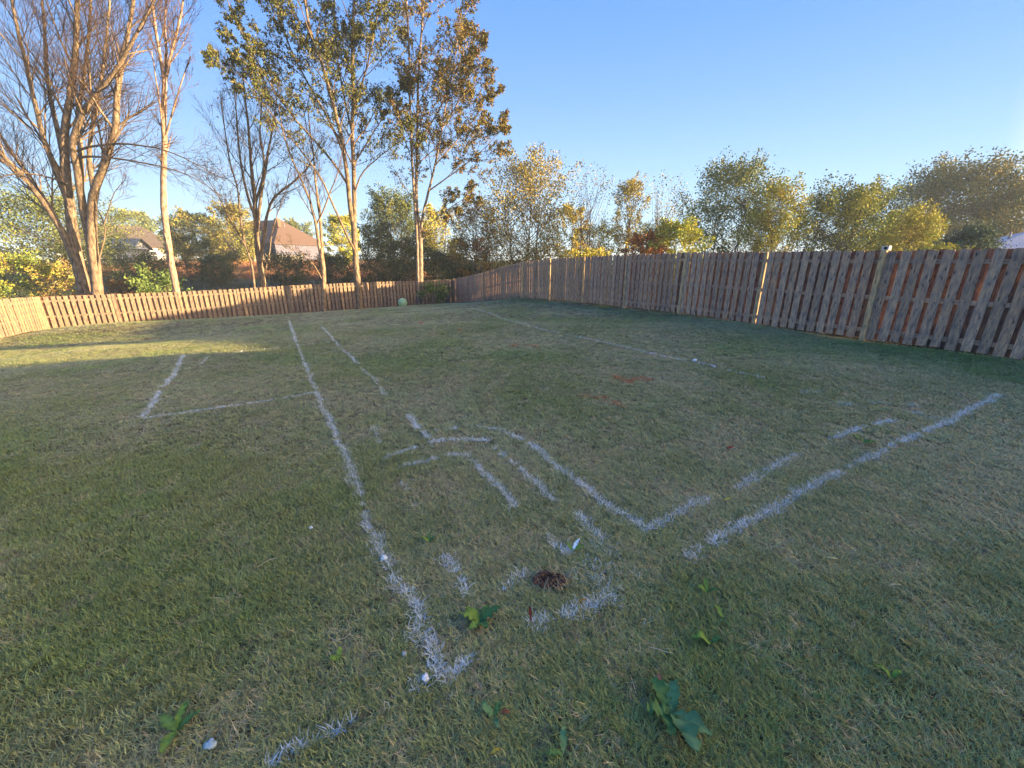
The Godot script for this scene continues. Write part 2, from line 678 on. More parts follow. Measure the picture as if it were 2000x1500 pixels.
# ---------------------------------------------------------------- painted lines on the turf
func spray(called: String, label: String, category: String, group: String, runs: Array, wid: float, cols: Array, dens := 1.0) -> void:
	# runs: [[strength, [u, v], [u, v] ...], ...]: paint on the grass blades along each run
	var mb := MB.new()
	var origin := Vector3.ZERO
	var first := true
	var brk := FastNoiseLite.new()
	brk.seed = int(runs[0][1][0])
	brk.frequency = 0.9
	brk.fractal_octaves = 3
	for run in runs:
		var pts := []
		for i in range(1, run.size()):
			pts.append(hit(run[i][0], run[i][1]))
		if first:
			origin = pts[0]
			first = false
		for i in pts.size() - 1:
			var a: Vector3 = pts[i]
			var b: Vector3 = pts[i + 1]
			var ln := Vector2(b.x - a.x, b.z - a.z).length()
			var side := Vector3(b.z - a.z, 0, a.x - b.x).normalized()
			var depth := -(a.z + b.z) * 0.5
			var scale := clampf(depth / 4.0, 1.0, 2.6)
			var cnt := int(ln * wid * 15000.0 * run[0] * dens / (scale * scale)) + 4
			for k in cnt:
				var t := rng.randf()
				var p := a.lerp(b, t)
				var gap := brk.get_noise_2d(p.x * 1.6, p.z * 1.6) * 0.65 + brk.get_noise_2d(p.x * 7.0, p.z * 7.0) * 1.25
				if gap < -0.2 - 0.2 * run[0] + rng.randf_range(-0.15, 0.15):
					continue
				var off := rng.randfn(0.0, 0.25) * wid * (1.0 + gap * 0.9)
				p += side * off + side * brk.get_noise_1d(p.x * 3.0 + p.z * 3.0) * 0.03
				p.y = gy(p.x, -p.z)
				var an := rng.randf() * TAU
				var h := rng.randf_range(0.015, 0.031) * (0.75 + 0.25 * scale)
				mb.blade(p - origin, Vector3(cos(an), 0, sin(an)) * h * rng.randf_range(0.3, 1.9), h, rng.randf_range(0.0022, 0.0042) * scale, cols[rng.randi() % cols.size()] * rng.randf_range(0.8, 1.1))
	solo(called, mb.mesh(), M.paint, origin, label, category, group)

func build_paint() -> void:
	var w := [Color(0.74, 0.78, 0.80), Color(0.66, 0.74, 0.76), Color(0.80, 0.82, 0.82), Color(0.52, 0.62, 0.58)]
	var pale := [Color(0.50, 0.62, 0.58), Color(0.42, 0.56, 0.50), Color(0.62, 0.70, 0.68), Color(0.30, 0.42, 0.33)]
	var o := [Color(0.62, 0.12, 0.045), Color(0.52, 0.12, 0.05), Color(0.66, 0.17, 0.07)]
	var g := "white paint lines sprayed on the turf"
	spray("paint_line", "longest white line, from the near corner up to the crest of the lawn", "paint line", g, [[0.9, [565, 627], [577, 665], [600, 720], [618, 768], [640, 815]], [1.3, [640, 815], [655, 850], [680, 905], [700, 960], [718, 1010], [735, 1075]], [1.0, [735, 1075], [757, 1110], [775, 1145], [805, 1175]], [1.5, [805, 1175], [820, 1230], [845, 1290], [865, 1325]], [1.3, [865, 1325], [895, 1302], [920, 1280]], [0.8, [806, 1345], [832, 1336]]], 0.062, w)
	spray("paint_line", "outer white line running off to the right from beside the near corner", "paint line", g, [[0.9, [1035, 1222], [1100, 1200], [1150, 1185], [1200, 1165]], [1.0, [1340, 1092], [1420, 1050], [1500, 1005], [1560, 965], [1640, 925], [1730, 880]], [1.0, [1730, 880], [1850, 826], [1905, 795], [1950, 772]]], 0.075, w)
	spray("paint_line", "left side of the small painted rectangle", "paint line", g, [[1.3, [358, 695], [340, 735], [318, 758]], [1.2, [312, 765], [300, 790], [280, 818]]], 0.07, w)
	spray("paint_line", "near side of the small painted rectangle", "paint line", g, [[1.1, [282, 819], [400, 802], [520, 785], [618, 768]]], 0.05, w)
	spray("paint_line", "faint far side of the small painted rectangle", "paint line", g, [[0.55, [360, 695], [480, 687], [590, 675], [690, 664]]], 0.05, w)
	spray("paint_line", "short tick of paint inside the small painted rectangle", "paint line", g, [[0.7, [405, 698], [395, 712]]], 0.05, w)
	spray("paint_line", "broken second white line just right of the longest one", "paint line", g, [[0.8, [630, 640], [665, 680], [695, 706]], [1.0, [688, 700], [700, 712]], [0.6, [705, 720], [735, 745], [752, 775]], [0.45, [730, 835], [742, 868]]], 0.055, w)
	spray("paint_line", "short slanting stroke at the head of the painted branches", "paint line", g, [[1.4, [798, 812], [815, 835], [832, 855]], [0.7, [832, 855], [850, 862]]], 0.06, w)
	spray("paint_line", "outermost curved branch line bending down to the near right corner", "paint line", g, [[0.6, [842, 845], [895, 838]], [0.6, [930, 834], [975, 840], [1005, 852]], [1.2, [1005, 852], [1050, 878], [1075, 905], [1130, 945], [1180, 982], [1230, 1015], [1265, 1037]]], 0.062, w)
	spray("paint_line", "inner white line running right beside the outer one", "paint line", g, [[0.9, [1265, 1037], [1330, 1000], [1380, 975]], [0.6, [1430, 955], [1510, 912], [1560, 888]], [0.9, [1500, 908], [1520, 915]], [0.9, [1612, 862], [1680, 838], [1742, 822]]], 0.075, w)
	spray("paint_line", "middle curved branch line starting beside the longest line", "paint line", g, [[1.2, [750, 896], [800, 880], [855, 863]], [0.9, [855, 863], [910, 860], [955, 864]], [0.9, [965, 875], [1000, 905], [1045, 940], [1085, 985]], [0.9, [1125, 1005], [1160, 1042], [1180, 1062]]], 0.062, w)
	spray("paint_line", "innermost curved branch line bending towards the viewer", "paint line", g, [[1.0, [772, 916], [830, 903], [880, 889], [915, 893]], [1.3, [915, 893], [950, 930], [990, 975], [1008, 995]]], 0.06, w)
	spray("paint_line", "two faint dabs below the innermost curved branch line", "paint line", g, [[0.6, [780, 945], [796, 962]], [0.9, [802, 972], [811, 992]]], 0.05, w)
	spray("paint_line", "short hooked stroke left of the greenish paint cloud", "paint line", g, [[0.9, [1070, 1048], [1080, 1070], [1112, 1085]], [1.6, [1105, 1088], [1122, 1072]]], 0.05, w)
	spray("paint_line", "short stroke above the leafy weed in front of the corner", "paint line", g, [[1.2, [860, 1090], [885, 1110], [908, 1138]], [0.9, [905, 1145], [918, 1172]]], 0.065, w)
	spray("paint_line", "faint slanting stroke left of the bare soil hole", "paint line", g, [[0.8, [968, 1160], [1000, 1136], [1028, 1118]]], 0.05, w)
	spray("paint_line", "long far line running along the right fence side", "paint line", g, [[0.6, [920, 603], [985, 624]], [1.0, [985, 624], [1060, 645], [1150, 663], [1230, 681], [1290, 696], [1340, 706]], [1.2, [1356, 707], [1400, 718]], [0.7, [1400, 718], [1450, 731], [1510, 742]]], 0.055, w)
	spray("paint_line", "bluish stroke at the bottom edge, left of the near corner", "paint line", g, [[0.9, [515, 1496], [570, 1462], [620, 1440]], [1.3, [640, 1432], [690, 1408]]], 0.045, [Color(0.55, 0.66, 0.72), Color(0.62, 0.72, 0.76), Color(0.34, 0.40, 0.38)])
	spray("paint_patch", "cloud of greenish white overspray between the two right hand lines", "paint patch", "", [[0.5, [1185, 1050], [1165, 1100], [1150, 1150]], [0.3, [1250, 1115], [1180, 1165]]], 0.26, pale, 0.6)
	spray("paint_patch", "pale dab at the right end of the long far line", "paint patch", "", [[0.5, [1560, 768], [1600, 765]]], 0.12, pale)
	spray("paint_patch", "pale smear of paint above the far end of the inner right line", "paint patch", "", [[0.4, [1640, 790], [1720, 788], [1800, 795]], [0.4, [1780, 806], [1850, 824]]], 0.14, pale)
	spray("paint_patch", "pale dab beside the far tip of the outer right line", "paint patch", "", [[0.5, [1850, 768], [1905, 776]]], 0.14, pale)
	var g2 := "orange survey marks on the turf"
	spray("survey_mark", "large orange arrow sprayed on the turf right of centre", "survey mark", g2, [[0.9, [1193, 735], [1215, 742], [1236, 750]], [0.8, [1232, 746], [1250, 738], [1275, 744]]], 0.10, o)
	spray("survey_mark", "scattered orange strokes left below the large orange arrow", "survey mark", g2, [[0.45, [1128, 776], [1165, 778], [1190, 776]], [0.45, [1165, 780], [1195, 786], [1218, 798]]], 0.10, o)
	spray("survey_mark", "faint orange smear in the middle of the lawn", "survey mark", g2, [[0.4, [995, 676], [1030, 674], [1055, 680]]], 0.14, o)
	spray("survey_mark", "small faint orange smear further back on the lawn", "survey mark", g2, [[0.4, [893, 646], [914, 646]]], 0.14, o)
	spray("survey_mark", "tiny orange mark near the crest of the lawn", "survey mark", g2, [[0.6, [818, 630], [832, 632]]], 0.12, o)

# ---------------------------------------------------------------- fences
func picket_mesh(seed_: int, h: float, w: float) -> ArrayMesh:
	# a dog-eared board, its foot at the origin, 18 mm thick
	var r := RandomNumberGenerator.new()
	r.seed = seed_
	var e := r.randf_range(0.018, 0.034)
	var out := [Vector2(-w / 2, 0), Vector2(w / 2, r.randf_range(-0.006, 0.006)), Vector2(w / 2, h - e), Vector2(w / 2 - e * 0.35, h - e * 0.35), Vector2(w / 2 - e, h), Vector2(-w / 2 + e, h), Vector2(-w / 2 + e * 0.35, h - e * 0.35), Vector2(-w / 2, h - e)]
	var t := 0.009
	var mb := MB.new()
	var u0 := r.randf()
	var v0 := r.randf()
	for side in [1.0, -1.0]:
		var k := mb.v.size()
		for q in out:
			mb.v.append(Vector3(q.x, q.y, t * side))
			mb.n.append(Vector3(0, 0, side))
			mb.c.append(Color.WHITE)
			mb.uv.append(Vector2(u0 + q.x / w * 0.92, v0 + q.y * 0.55))
		for i in range(1, out.size() - 1):
			if side > 0.0:
				mb.ix.append(k); mb.ix.append(k + i + 1); mb.ix.append(k + i)
			else:
				mb.ix.append(k); mb.ix.append(k + i); mb.ix.append(k + i + 1)
	for i in out.size():
		var a: Vector2 = out[i]
		var b: Vector2 = out[(i + 1) % out.size()]
		mb.quad(Vector3(a.x, a.y, t), Vector3(a.x, a.y, -t), Vector3(b.x, b.y, -t), Vector3(b.x, b.y, t), Color.WHITE)
	return mb.mesh()

func beam(a: Vector3, b: Vector3, hh: float, tt: float) -> ArrayMesh:      # a rail from a to b
	var mb := MB.new()
	var d := (b - a).normalized()
	var s := d.cross(Vector3.UP).normalized()
	var u := s.cross(d)
	mb.box(Transform3D(Basis(d, u, -s), (a + b) * 0.5), Vector3((b - a).length(), hh, tt), Color.WHITE)
	# grain along the beam
	for i in mb.uv.size():
		var q := mb.v[i] - a
		mb.uv[i] = Vector2(q.dot(u) * 7.0 + q.dot(s) * 7.0, q.dot(d) * 0.5)
	return mb.mesh()

func post_mesh(h: float) -> ArrayMesh:
	var mb := MB.new()
	var w := 0.047
	var e := 0.006
	var ring := [Vector2(w, -w + e), Vector2(w, w - e), Vector2(w - e, w), Vector2(-w + e, w), Vector2(-w, w - e), Vector2(-w, -w + e), Vector2(-w + e, -w), Vector2(w - e, -w)]
	for i in 8:
		var a: Vector2 = ring[i]
		var b: Vector2 = ring[(i + 1) % 8]
		mb.quad(Vector3(b.x, 0, b.y), Vector3(a.x, 0, a.y), Vector3(a.x, h, a.y), Vector3(b.x, h, b.y), Color.WHITE)
		mb.tri(Vector3(a.x, h, a.y), Vector3(0, h + 0.006, 0), Vector3(b.x, h, b.y), Color.WHITE)
	for i in mb.uv.size():
		var q := mb.v[i]
		mb.uv[i] = Vector2((q.x + q.z) * 6.0, q.y * 0.5)
	return mb.mesh()

func fence(label: String, start: Vector2, dir: Vector2, inward: Vector2, tops: Array, pitch: float, front: Array, back: Array, posts: Array, fronts: int, keep: int) -> Node3D:
	# posts at equal pitch from start; tops: height of the fence top at each post; boards alternate on both faces of the rails
	var root := thing("board_fence", label, "fence", Vector3(start.x, gy(start.x, start.y), -start.y))
	var o := root.position
	var turn := atan2(inward.x, -inward.y)
	var hgt := 1.80
	var meshes := []
	for i in 7:
		meshes.append(picket_mesh(100 + i, hgt, 0.139 + 0.004 * (i % 3)))
	var pm := post_mesh(2.05)
	var made := 0
	var rest := MB.new()
	for i in tops.size():
		var p := start + dir * pitch * i
		var q := part("post", pm, posts[i % posts.size()], root)
		q.position = Vector3(p.x + inward.x * 0.03, tops[i] - 2.03 - rng.randf() * 0.04, -p.y - inward.y * 0.03) - o
		q.rotation = Vector3(rng.randf_range(-0.012, 0.012), turn, rng.randf_range(-0.012, 0.012))
		if i == tops.size() - 1:
			break
		var p2 := start + dir * pitch * (i + 1)
		var t0: float = tops[i]
		var t1: float = tops[i + 1]
		for rz in [-0.21, -0.93, -1.62]:
			var a := Vector3(p.x, t0 + rz, -p.y)
			var b := Vector3(p2.x, t1 + rz, -p2.y)
			var e := (b - a).normalized() * 0.05
			part("rail", beam(a + e - o, b - e - o, 0.085, 0.046), front[rng.randi() % front.size()], root)
		for k in fronts * 2:
			var on_front := k % 2 == 0
			var t := (0.125 + (pitch - 0.25) * k / (fronts * 2.0 - 1.0)) / pitch + rng.randf_range(-0.004, 0.004)
			var c2 := p.lerp(p2, t) + inward * ((0.034 if on_front else -0.034) + rng.randf_range(-0.0015, 0.0015))
			var top := lerpf(t0, t1, t) + rng.randf_range(-0.016, 0.016)
			var at := Vector3(c2.x, top - hgt, -c2.y) - o
			var rot := Vector3(0, turn + rng.randf_range(-0.012, 0.012), rng.randf_range(-0.010, 0.010))
			if made < keep:
				var mats: Array = front if on_front else back
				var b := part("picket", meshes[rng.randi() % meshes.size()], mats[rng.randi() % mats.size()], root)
				b.position = at
				b.rotation = rot
				made += 1
			else:
				rest.box(Transform3D(Basis.from_euler(rot), at + Vector3(0, hgt * 0.5, 0)), Vector3(0.14, hgt, 0.018), Color(0.3, 0.26, 0.23))
	if rest.v.size() > 0:
		var s := part("pickets_beyond_view", rest.mesh(), M.twig, root)
		s.set_meta("kind", "stuff")
	return root

func build_fences() -> void:
	var e := EYE
	# right fence, from the back corner towards the viewer (and on past the frame)
	var tr := [-1.22, -0.95, -0.67, -0.30, -0.04, 0.10, 0.17, 0.21, 0.24, 0.22, 0.20, 0.20, 0.2, 0.2, 0.2]
	for i in tr.size(): tr[i] += e
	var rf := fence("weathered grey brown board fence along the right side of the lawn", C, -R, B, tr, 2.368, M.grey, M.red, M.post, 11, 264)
	# the pale bracket on top of one post
	var at := C - R * 2.368 * 10.0
	var cap := MB.new()
	var wht := Color(0.62, 0.58, 0.50)
	for q in [[Vector3(0, 0.035, 0), Vector3(0.12, 0.016, 0.12)], [Vector3(0, -0.035, 0), Vector3(0.12, 0.016, 0.12)], [Vector3(-0.045, 0, 0), Vector3(0.03, 0.0535, 0.118)], [Vector3(0.045, 0, 0), Vector3(0.03, 0.0535, 0.118)]]:
		cap.box(Transform3D(Basis.IDENTITY, q[0]), q[1], wht)
	cap.box(Transform3D(Basis.IDENTITY, Vector3(0, 0, -0.02)), Vector3(0.058, 0.052, 0.04), Color(0.03, 0.03, 0.03))
	var cp := part("post_cap", cap.mesh(), M.twig, rf)
	cp.position = Vector3(at.x + B.x * 0.03, tr[10] + 0.05, -at.y - B.y * 0.03) - rf.position
	cp.rotation.y = atan2(B.x, -B.y)
	# back fence, from the corner to the left
	var tb := [-1.24, -1.26, -1.28, -1.33, -1.38, -1.49, -1.55, -1.57, -1.60]
	for i in tb.size(): tb[i] += e
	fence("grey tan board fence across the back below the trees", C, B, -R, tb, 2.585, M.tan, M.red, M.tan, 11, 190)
	# left fence: one bay shows at the edge of the frame
	var tl := [-1.58, -1.49, -1.42, -1.35, -1.3]
	for i in tl.size(): tl[i] += e
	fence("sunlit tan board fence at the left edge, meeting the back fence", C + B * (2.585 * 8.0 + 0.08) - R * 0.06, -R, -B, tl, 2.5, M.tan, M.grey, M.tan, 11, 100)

# ---------------------------------------------------------------- trees drawn stem by stem
var tips := []       # end twigs of the tree being grown: [point, direction, length]

func grow(mb: MB, tm: MB, p: Vector3, d: Vector3, ln: float, r0: float, level: int, cfg: Dictionary) -> void:
	var last: int = cfg.levels
	var segs := 5 if level < last - 1 else (4 if level < last else 3)
	var pts := PackedVector3Array([p])
	var rad := PackedFloat32Array([r0])
	var q := p
	var dd := d
	var r1 := maxf(r0 * 0.3, 0.0045)
	for i in segs:
		dd = (dd + rv() * cfg.wig + Vector3.UP * cfg.up).normalized()
		q += dd * (ln / segs)
		pts.append(q)
		rad.append(lerpf(r0, r1, float(i + 1) / segs))
	var thick := r0 > 0.03
	if thick:
		mb.tube(pts, rad, 6, cfg.bark)
	else:
		tm.tube(pts, rad, 4 if r0 > 0.012 else 3, cfg.twig)
	if level >= last:
		tips.append([pts, ln])
		return
	var kids: int = cfg.kids[level]
	var az := rng.randf() * TAU
	for k in kids:
		var t := lerpf(0.22, 1.0, (k + rng.randf()) / kids)
		var f := t * segs
		var i := mini(int(f), segs - 1)
		var at := pts[i].lerp(pts[i + 1], f - i)
		var bd := (pts[i + 1] - pts[i]).normalized()
		az += 2.4 + rng.randf_range(-0.5, 0.5)
		var s := bd.cross(Vector3(0.2, 0.3, 0.93)).normalized()
		var out := s * cos(az) + bd.cross(s) * sin(az)
		var ang: float = cfg.angle * rng.randf_range(0.7, 1.25)
		var nd := (bd * cos(ang) + out * sin(ang)).normalized()
		grow(mb, tm, at, nd, ln * cfg.ratio * (1.15 - 0.6 * t) * rng.randf_range(0.7, 1.2), maxf(lerpf(r0, r1, t) * 0.55, 0.0048), level + 1, cfg)

func stem(mb: MB, tm: MB, pl: Array, depth0: float, depth1: float, r0: float, r1: float, cfg: Dictionary, kids: int, len0: float, from_t := 0.25) -> void:
	var pts := PackedVector3Array()
	var rad := PackedFloat32Array()
	var m := pl.size()
	var cv := Curve3D.new()
	for i in m:
		cv.add_point(px(pl[i][0], pl[i][1], lerpf(depth0, depth1, float(i) / (m - 1))))
	# a smooth line through the points
	for i in m:
		var a := cv.get_point_position(maxi(i - 1, 0))
		var b := cv.get_point_position(mini(i + 1, m - 1))
		cv.set_point_in(i, (a - b) * 0.16)
		cv.set_point_out(i, (b - a) * 0.16)
	var total := cv.get_baked_length()
	var steps := maxi(int(total / 0.45), 6)
	for i in steps + 1:
		var t := float(i) / steps
		pts.append(cv.sample_baked(total * t) + rv() * 0.012)
		rad.append(lerpf(r0, r1, pow(t, 0.8)) * rng.randf_range(0.95, 1.07))
	mb.tube(pts, rad, 9 if r0 > 0.09 else 7, cfg.bark)
	var az := rng.randf() * TAU
	for k in kids:
		var t := lerpf(from_t, 1.0, (k + rng.randf()) / kids)
		var f := t * steps
		var i := mini(int(f), steps - 1)
		var at := pts[i].lerp(pts[i + 1], f - i)
		var bd := (pts[i + 1] - pts[i]).normalized()
		az += 2.4 + rng.randf_range(-0.4, 0.4)
		var s := bd.cross(Vector3(0.2, 0.3, 0.93)).normalized()
		var out := s * cos(az) + bd.cross(s) * sin(az)
		var ang: float = cfg.angle * rng.randf_range(0.75, 1.3)
		grow(mb, tm, at, (bd * cos(ang) + out * sin(ang)).normalized(), len0 * (1.1 - 0.55 * t) * rng.randf_range(0.6, 1.2), maxf(rad[i] * 0.42, 0.008), 1, cfg)

func tree_done(called: String, label: String, group: String, base: Vector3, mb: MB, tm: MB, lm: MB, leafname := "crown") -> void:
	var o := thing(called, label, "tree", base, group)
	for m in [mb, tm, lm]:
		if m:
			for i in m.v.size():
				m.v[i] -= base
	part("trunk", mb.mesh(), M.bark, o)
	if tm.v.size() > 0:
		part("twigs", tm.mesh(), M.twig, o)
	if lm and lm.v.size() > 0:
		part(leafname, lm.mesh(), M.leaf, o)

func leaf_tips(lm: MB, per: int, size: float, cols: Array, chance: Callable, droop := 0.5, wide := 0.3) -> void:
	for t in tips:
		var pts: PackedVector3Array = t[0]
		for k in per:
			var f := rng.randf() * (pts.size() - 1)
			var i := mini(int(f), pts.size() - 2)
			var p := pts[i].lerp(pts[i + 1], f - i)
			if rng.randf() > chance.call(p):
				continue
			var d := ((pts[i + 1] - pts[i]).normalized() * 0.5 + rv() * 0.8 - Vector3.UP * droop).normalized()
			var s := d.cross(rv()).normalized()
			var l := size * rng.randf_range(0.7, 1.3)
			lm.leaf(p + rv() * 0.05, d, s, l, l * wide, (cols[rng.randi() % cols.size()] as Color) * rng.randf_range(0.75, 1.2))

func foot(u: float, depth: float) -> Vector3:
	var p := px(u, 580.0, depth)
	return Vector3(p.x, gy(p.x, depth), -depth)

func build_stem_trees() -> void:
	var bark := Color(0.30, 0.235, 0.165)
	var twig := Color(0.075, 0.052, 0.042)
	var g := "trees standing along the back fence"
	# --- great spreading bare tree at the left
	tips = []
	var mb := MB.new()
	var tm := MB.new()
	var cfg := {"levels": 3, "kids": [0, 9, 6], "angle": 0.52, "ratio": 0.80, "wig": 0.13, "up": 0.06, "bark": bark, "twig": twig}
	var z := 21.2
	stem(mb, tm, [[166, 612], [163, 560], [150, 505], [142, 450], [136, 400], [128, 330], [126, 260], [138, 180], [148, 100], [152, 0], [158, -130]], z, z + 0.4, 0.30, 0.05, cfg, 15, 3.3, 0.35)
	stem(mb, tm, [[148, 505], [120, 450], [85, 395], [50, 350], [20, 318], [-30, 262], [-100, 180]], z, z - 1.2, 0.17, 0.04, cfg, 11, 3.0)
	stem(mb, tm, [[150, 522], [115, 440], [75, 370], [30, 308], [0, 262], [-60, 180]], z, z + 1.6, 0.15, 0.04, cfg, 10, 2.8)
	stem(mb, tm, [[136, 402], [112, 340], [85, 270], [68, 200], [50, 120], [28, 30], [8, -90]], z + 0.1, z - 1.0, 0.14, 0.035, cfg, 13, 2.9)
	stem(mb, tm, [[128, 332], [116, 270], [98, 190], [90, 120], [86, 50], [78, -80]], z + 0.2, z + 1.8, 0.12, 0.035, cfg, 12, 2.7)
	stem(mb, tm, [[192, 612], [189, 550], [180, 480], [179, 420], [184, 375], [200, 332], [209, 305], [226, 250], [229, 190], [240, 110], [258, 20], [270, -100]], z - 0.2, z - 0.8, 0.27, 0.045, cfg, 14, 2.6, 0.4)
	stem(mb, tm, [[179, 485], [166, 430], [158, 380], [148, 320], [142, 280], [166, 212], [222, 141], [270, 60], [312, -20]], z - 0.1, z - 1.6, 0.18, 0.04, cfg, 14, 2.7, 0.35)
	stem(mb, tm, [[158, 382], [158, 300], [152, 220], [164, 150], [174, 60], [180, -80]], z, z + 1.0, 0.13, 0.035, cfg, 12, 2.6)
	stem(mb, tm, [[184, 376], [174, 300], [190, 200], [204, 110], [214, 10], [222, -100]], z - 0.1, z + 0.4, 0.11, 0.03, cfg, 12, 2.5)
	var thin := cfg.duplicate()
	thin.kids = [0, 5, 4]
	thin.ratio = 0.85
	stem(mb, tm, [[140, 300], [170, 288], [232, 281], [310, 290], [378, 318], [440, 352]], z - 0.1, z - 2.2, 0.062, 0.012, thin, 14, 1.8, 0.3)
	stem(mb, tm, [[140, 318], [165, 306], [222, 309], [300, 322], [368, 342], [436, 384]], z - 0.1, z - 1.2, 0.058, 0.012, thin, 14, 1.7, 0.3)
	stem(mb, tm, [[132, 360], [90, 345], [40, 338], [-20, 350]], z, z - 1.5, 0.05, 0.015, thin, 7, 1.5)
	stem(mb, tm, [[187, 552], [197, 490], [205, 462], [203, 436], [190, 408], [184, 385]], z - 0.3, z - 0.5, 0.055, 0.02, thin, 4, 0.9, 0.6)
	stem(mb, tm, [[203, 437], [212, 412], [222, 380], [245, 350]], z - 0.45, z - 0.6, 0.035, 0.012, thin, 5, 0.9, 0.4)
	tree_done("bare_tree", "largest bare tree with two thick trunks fanning out at the left", g, foot(178, z), mb, tm, null)
	# --- slim pale trunk with peeling bark
	tips = []
	mb = MB.new()
	tm = MB.new()
	cfg = {"levels": 3, "kids": [0, 6, 5], "angle": 0.42, "ratio": 0.6, "wig": 0.09, "up": 0.09, "bark": Color(0.46, 0.33, 0.25), "twig": Color(0.11, 0.075, 0.06)}
	z = 22.0
	stem(mb, tm, [[349, 604], [344, 565], [336, 520], [329, 480], [323, 430], [319, 380], [320, 330], [321, 280], [320, 220], [322, 160]], z, z, 0.185, 0.10, cfg, 5, 1.3, 0.6)
	stem(mb, tm, [[322, 165], [311, 100], [300, 30], [290, -80]], z, z - 0.6, 0.075, 0.03, cfg, 12, 1.9, 0.1)
	stem(mb, tm, [[322, 162], [336, 100], [351, 40], [368, -60]], z, z + 0.5, 0.075, 0.03, cfg, 12, 1.9, 0.1)
	stem(mb, tm, [[321, 190], [325, 110], [322, 40], [328, -80]], z, z + 0.8, 0.065, 0.03, cfg, 11, 1.9, 0.1)
	stem(mb, tm, [[321, 262], [313, 215], [306, 160], [296, 100]], z, z - 0.4, 0.045, 0.02, cfg, 7, 1.2, 0.2)
	stem(mb, tm, [[323, 268], [334, 230], [348, 180], [372, 110]], z, z - 0.2, 0.045, 0.02, cfg, 8, 1.2, 0.2)
	stem(mb, tm, [[332, 512], [330, 490], [326, 472], [321, 455]], z - 0.17, z - 0.24, 0.05, 0.03, cfg, 0, 1.0)
	tree_done("birch_tree", "slim bare tree with a single pale peeling trunk", g, foot(347, z), mb, tm, null)
	# --- bushy bare tree, several stems
	tips = []
	mb = MB.new()
	tm = MB.new()
	cfg = {"levels": 3, "kids": [0, 7, 6], "angle": 0.58, "ratio": 0.62, "wig": 0.13, "up": 0.07, "bark": bark, "twig": Color(0.075, 0.052, 0.042)}
	z = 25.3
	stem(mb, tm, [[514, 596], [512, 545], [506, 510], [502, 470], [500, 430], [497, 385], [491, 330], [487, 270], [480, 200], [474, 150]], z, z + 0.3, 0.21, 0.03, cfg, 12, 2.6, 0.4)
	stem(mb, tm, [[507, 520], [514, 470], [520, 430], [529, 395], [548, 374], [580, 350], [606, 320], [625, 280]], z, z - 1.0, 0.12, 0.02, cfg, 11, 2.3, 0.35)
	stem(mb, tm, [[502, 452], [510, 380], [519, 330], [527, 280], [538, 210], [545, 150]], z, z + 1.0, 0.11, 0.02, cfg, 11, 2.2, 0.3)
	stem(mb, tm, [[500, 600], [496, 548], [490, 510], [478, 478], [455, 440], [440, 410], [424, 378], [402, 345]], z - 0.3, z - 1.2, 0.085, 0.02, cfg, 10, 2.0, 0.4)
	stem(mb, tm, [[479, 480], [470, 430], [464, 370], [450, 320], [440, 260], [432, 190]], z - 0.5, z - 0.8, 0.07, 0.02, cfg, 11, 2.2, 0.3)
	stem(mb, tm, [[500, 430], [480, 370], [468, 300], [462, 230], [455, 150]], z, z - 1.2, 0.09, 0.02, cfg, 10, 2.1, 0.3)
	stem(mb, tm, [[498, 400], [516, 330], [508, 260], [512, 190], [516, 130]], z + 0.2, z + 0.8, 0.08, 0.02, cfg, 10, 2.0, 0.3)
	stem(mb, tm, [[513, 548], [525, 500], [530, 460], [541, 420], [560, 372]], z - 0.3, z - 0.9, 0.05, 0.015, cfg, 7, 1.4, 0.4)
	var lm := MB.new()
	leaf_tips(lm, 1, 0.10, [Color(0.10, 0.095, 0.035), Color(0.13, 0.09, 0.04)], func(_p): return 0.10)
	tree_done("bare_tree", "bushy nearly bare tree with forked stems left of the far house roof", g, foot(508, z), mb, tm, lm)
	# --- slender forked bare tree in front of the fence
	tips = []
	mb = MB.new()
	tm = MB.new()
	cfg = {"levels": 3, "kids": [0, 6, 5], "angle": 0.6, "ratio": 0.6, "wig": 0.12, "up": 0.07, "bark": Color(0.33, 0.25, 0.175), "twig": twig}
	z = 23.6
	stem(mb, tm, [[634, 640], [632, 590], [632, 540], [629, 505], [627, 485]], z, z, 0.15, 0.115, cfg, 0, 1.0)
	stem(mb, tm, [[627, 500], [617, 440], [610, 410], [603, 385], [586, 345], [570, 310], [556, 270], [544, 210]], z, z - 0.6, 0.10, 0.02, cfg, 12, 2.0, 0.25)
	stem(mb, tm, [[629, 505], [627, 450], [622, 400], [616, 350], [612, 300], [606, 260], [600, 200]], z, z + 0.8, 0.10, 0.02, cfg, 12, 2.0, 0.25)
	stem(mb, tm, [[631, 550], [616, 522], [596, 500], [575, 487], [552, 477]], z - 0.05, z - 0.9, 0.036, 0.01, cfg, 6, 0.9, 0.4)
	stem(mb, tm, [[617, 440], [630, 415], [645, 375], [662, 330], [672, 270]], z, z - 0.8, 0.05, 0.012, cfg, 8, 1.5, 0.25)
	lm = MB.new()
	leaf_tips(lm, 1, 0.10, [Color(0.10, 0.10, 0.035), Color(0.15, 0.12, 0.04)], func(_p): return 0.13)
	tree_done("bare_tree", "slender forked bare tree standing just inside the back fence", g, foot(634, z), mb, tm, lm)
	# --- tall tree with drooping olive leaves at the top
	var olive := [Color(0.085, 0.105, 0.03), Color(0.12, 0.125, 0.035), Color(0.065, 0.085, 0.03), Color(0.17, 0.15, 0.045)]
	tips = []
	mb = MB.new()
	tm = MB.new()
	cfg = {"levels": 3, "kids": [0, 6, 5], "angle": 0.6, "ratio": 0.62, "wig": 0.11, "up": 0.05, "bark": Color(0.27, 0.205, 0.145), "twig": Color(0.085, 0.065, 0.05)}
	z = 24.4
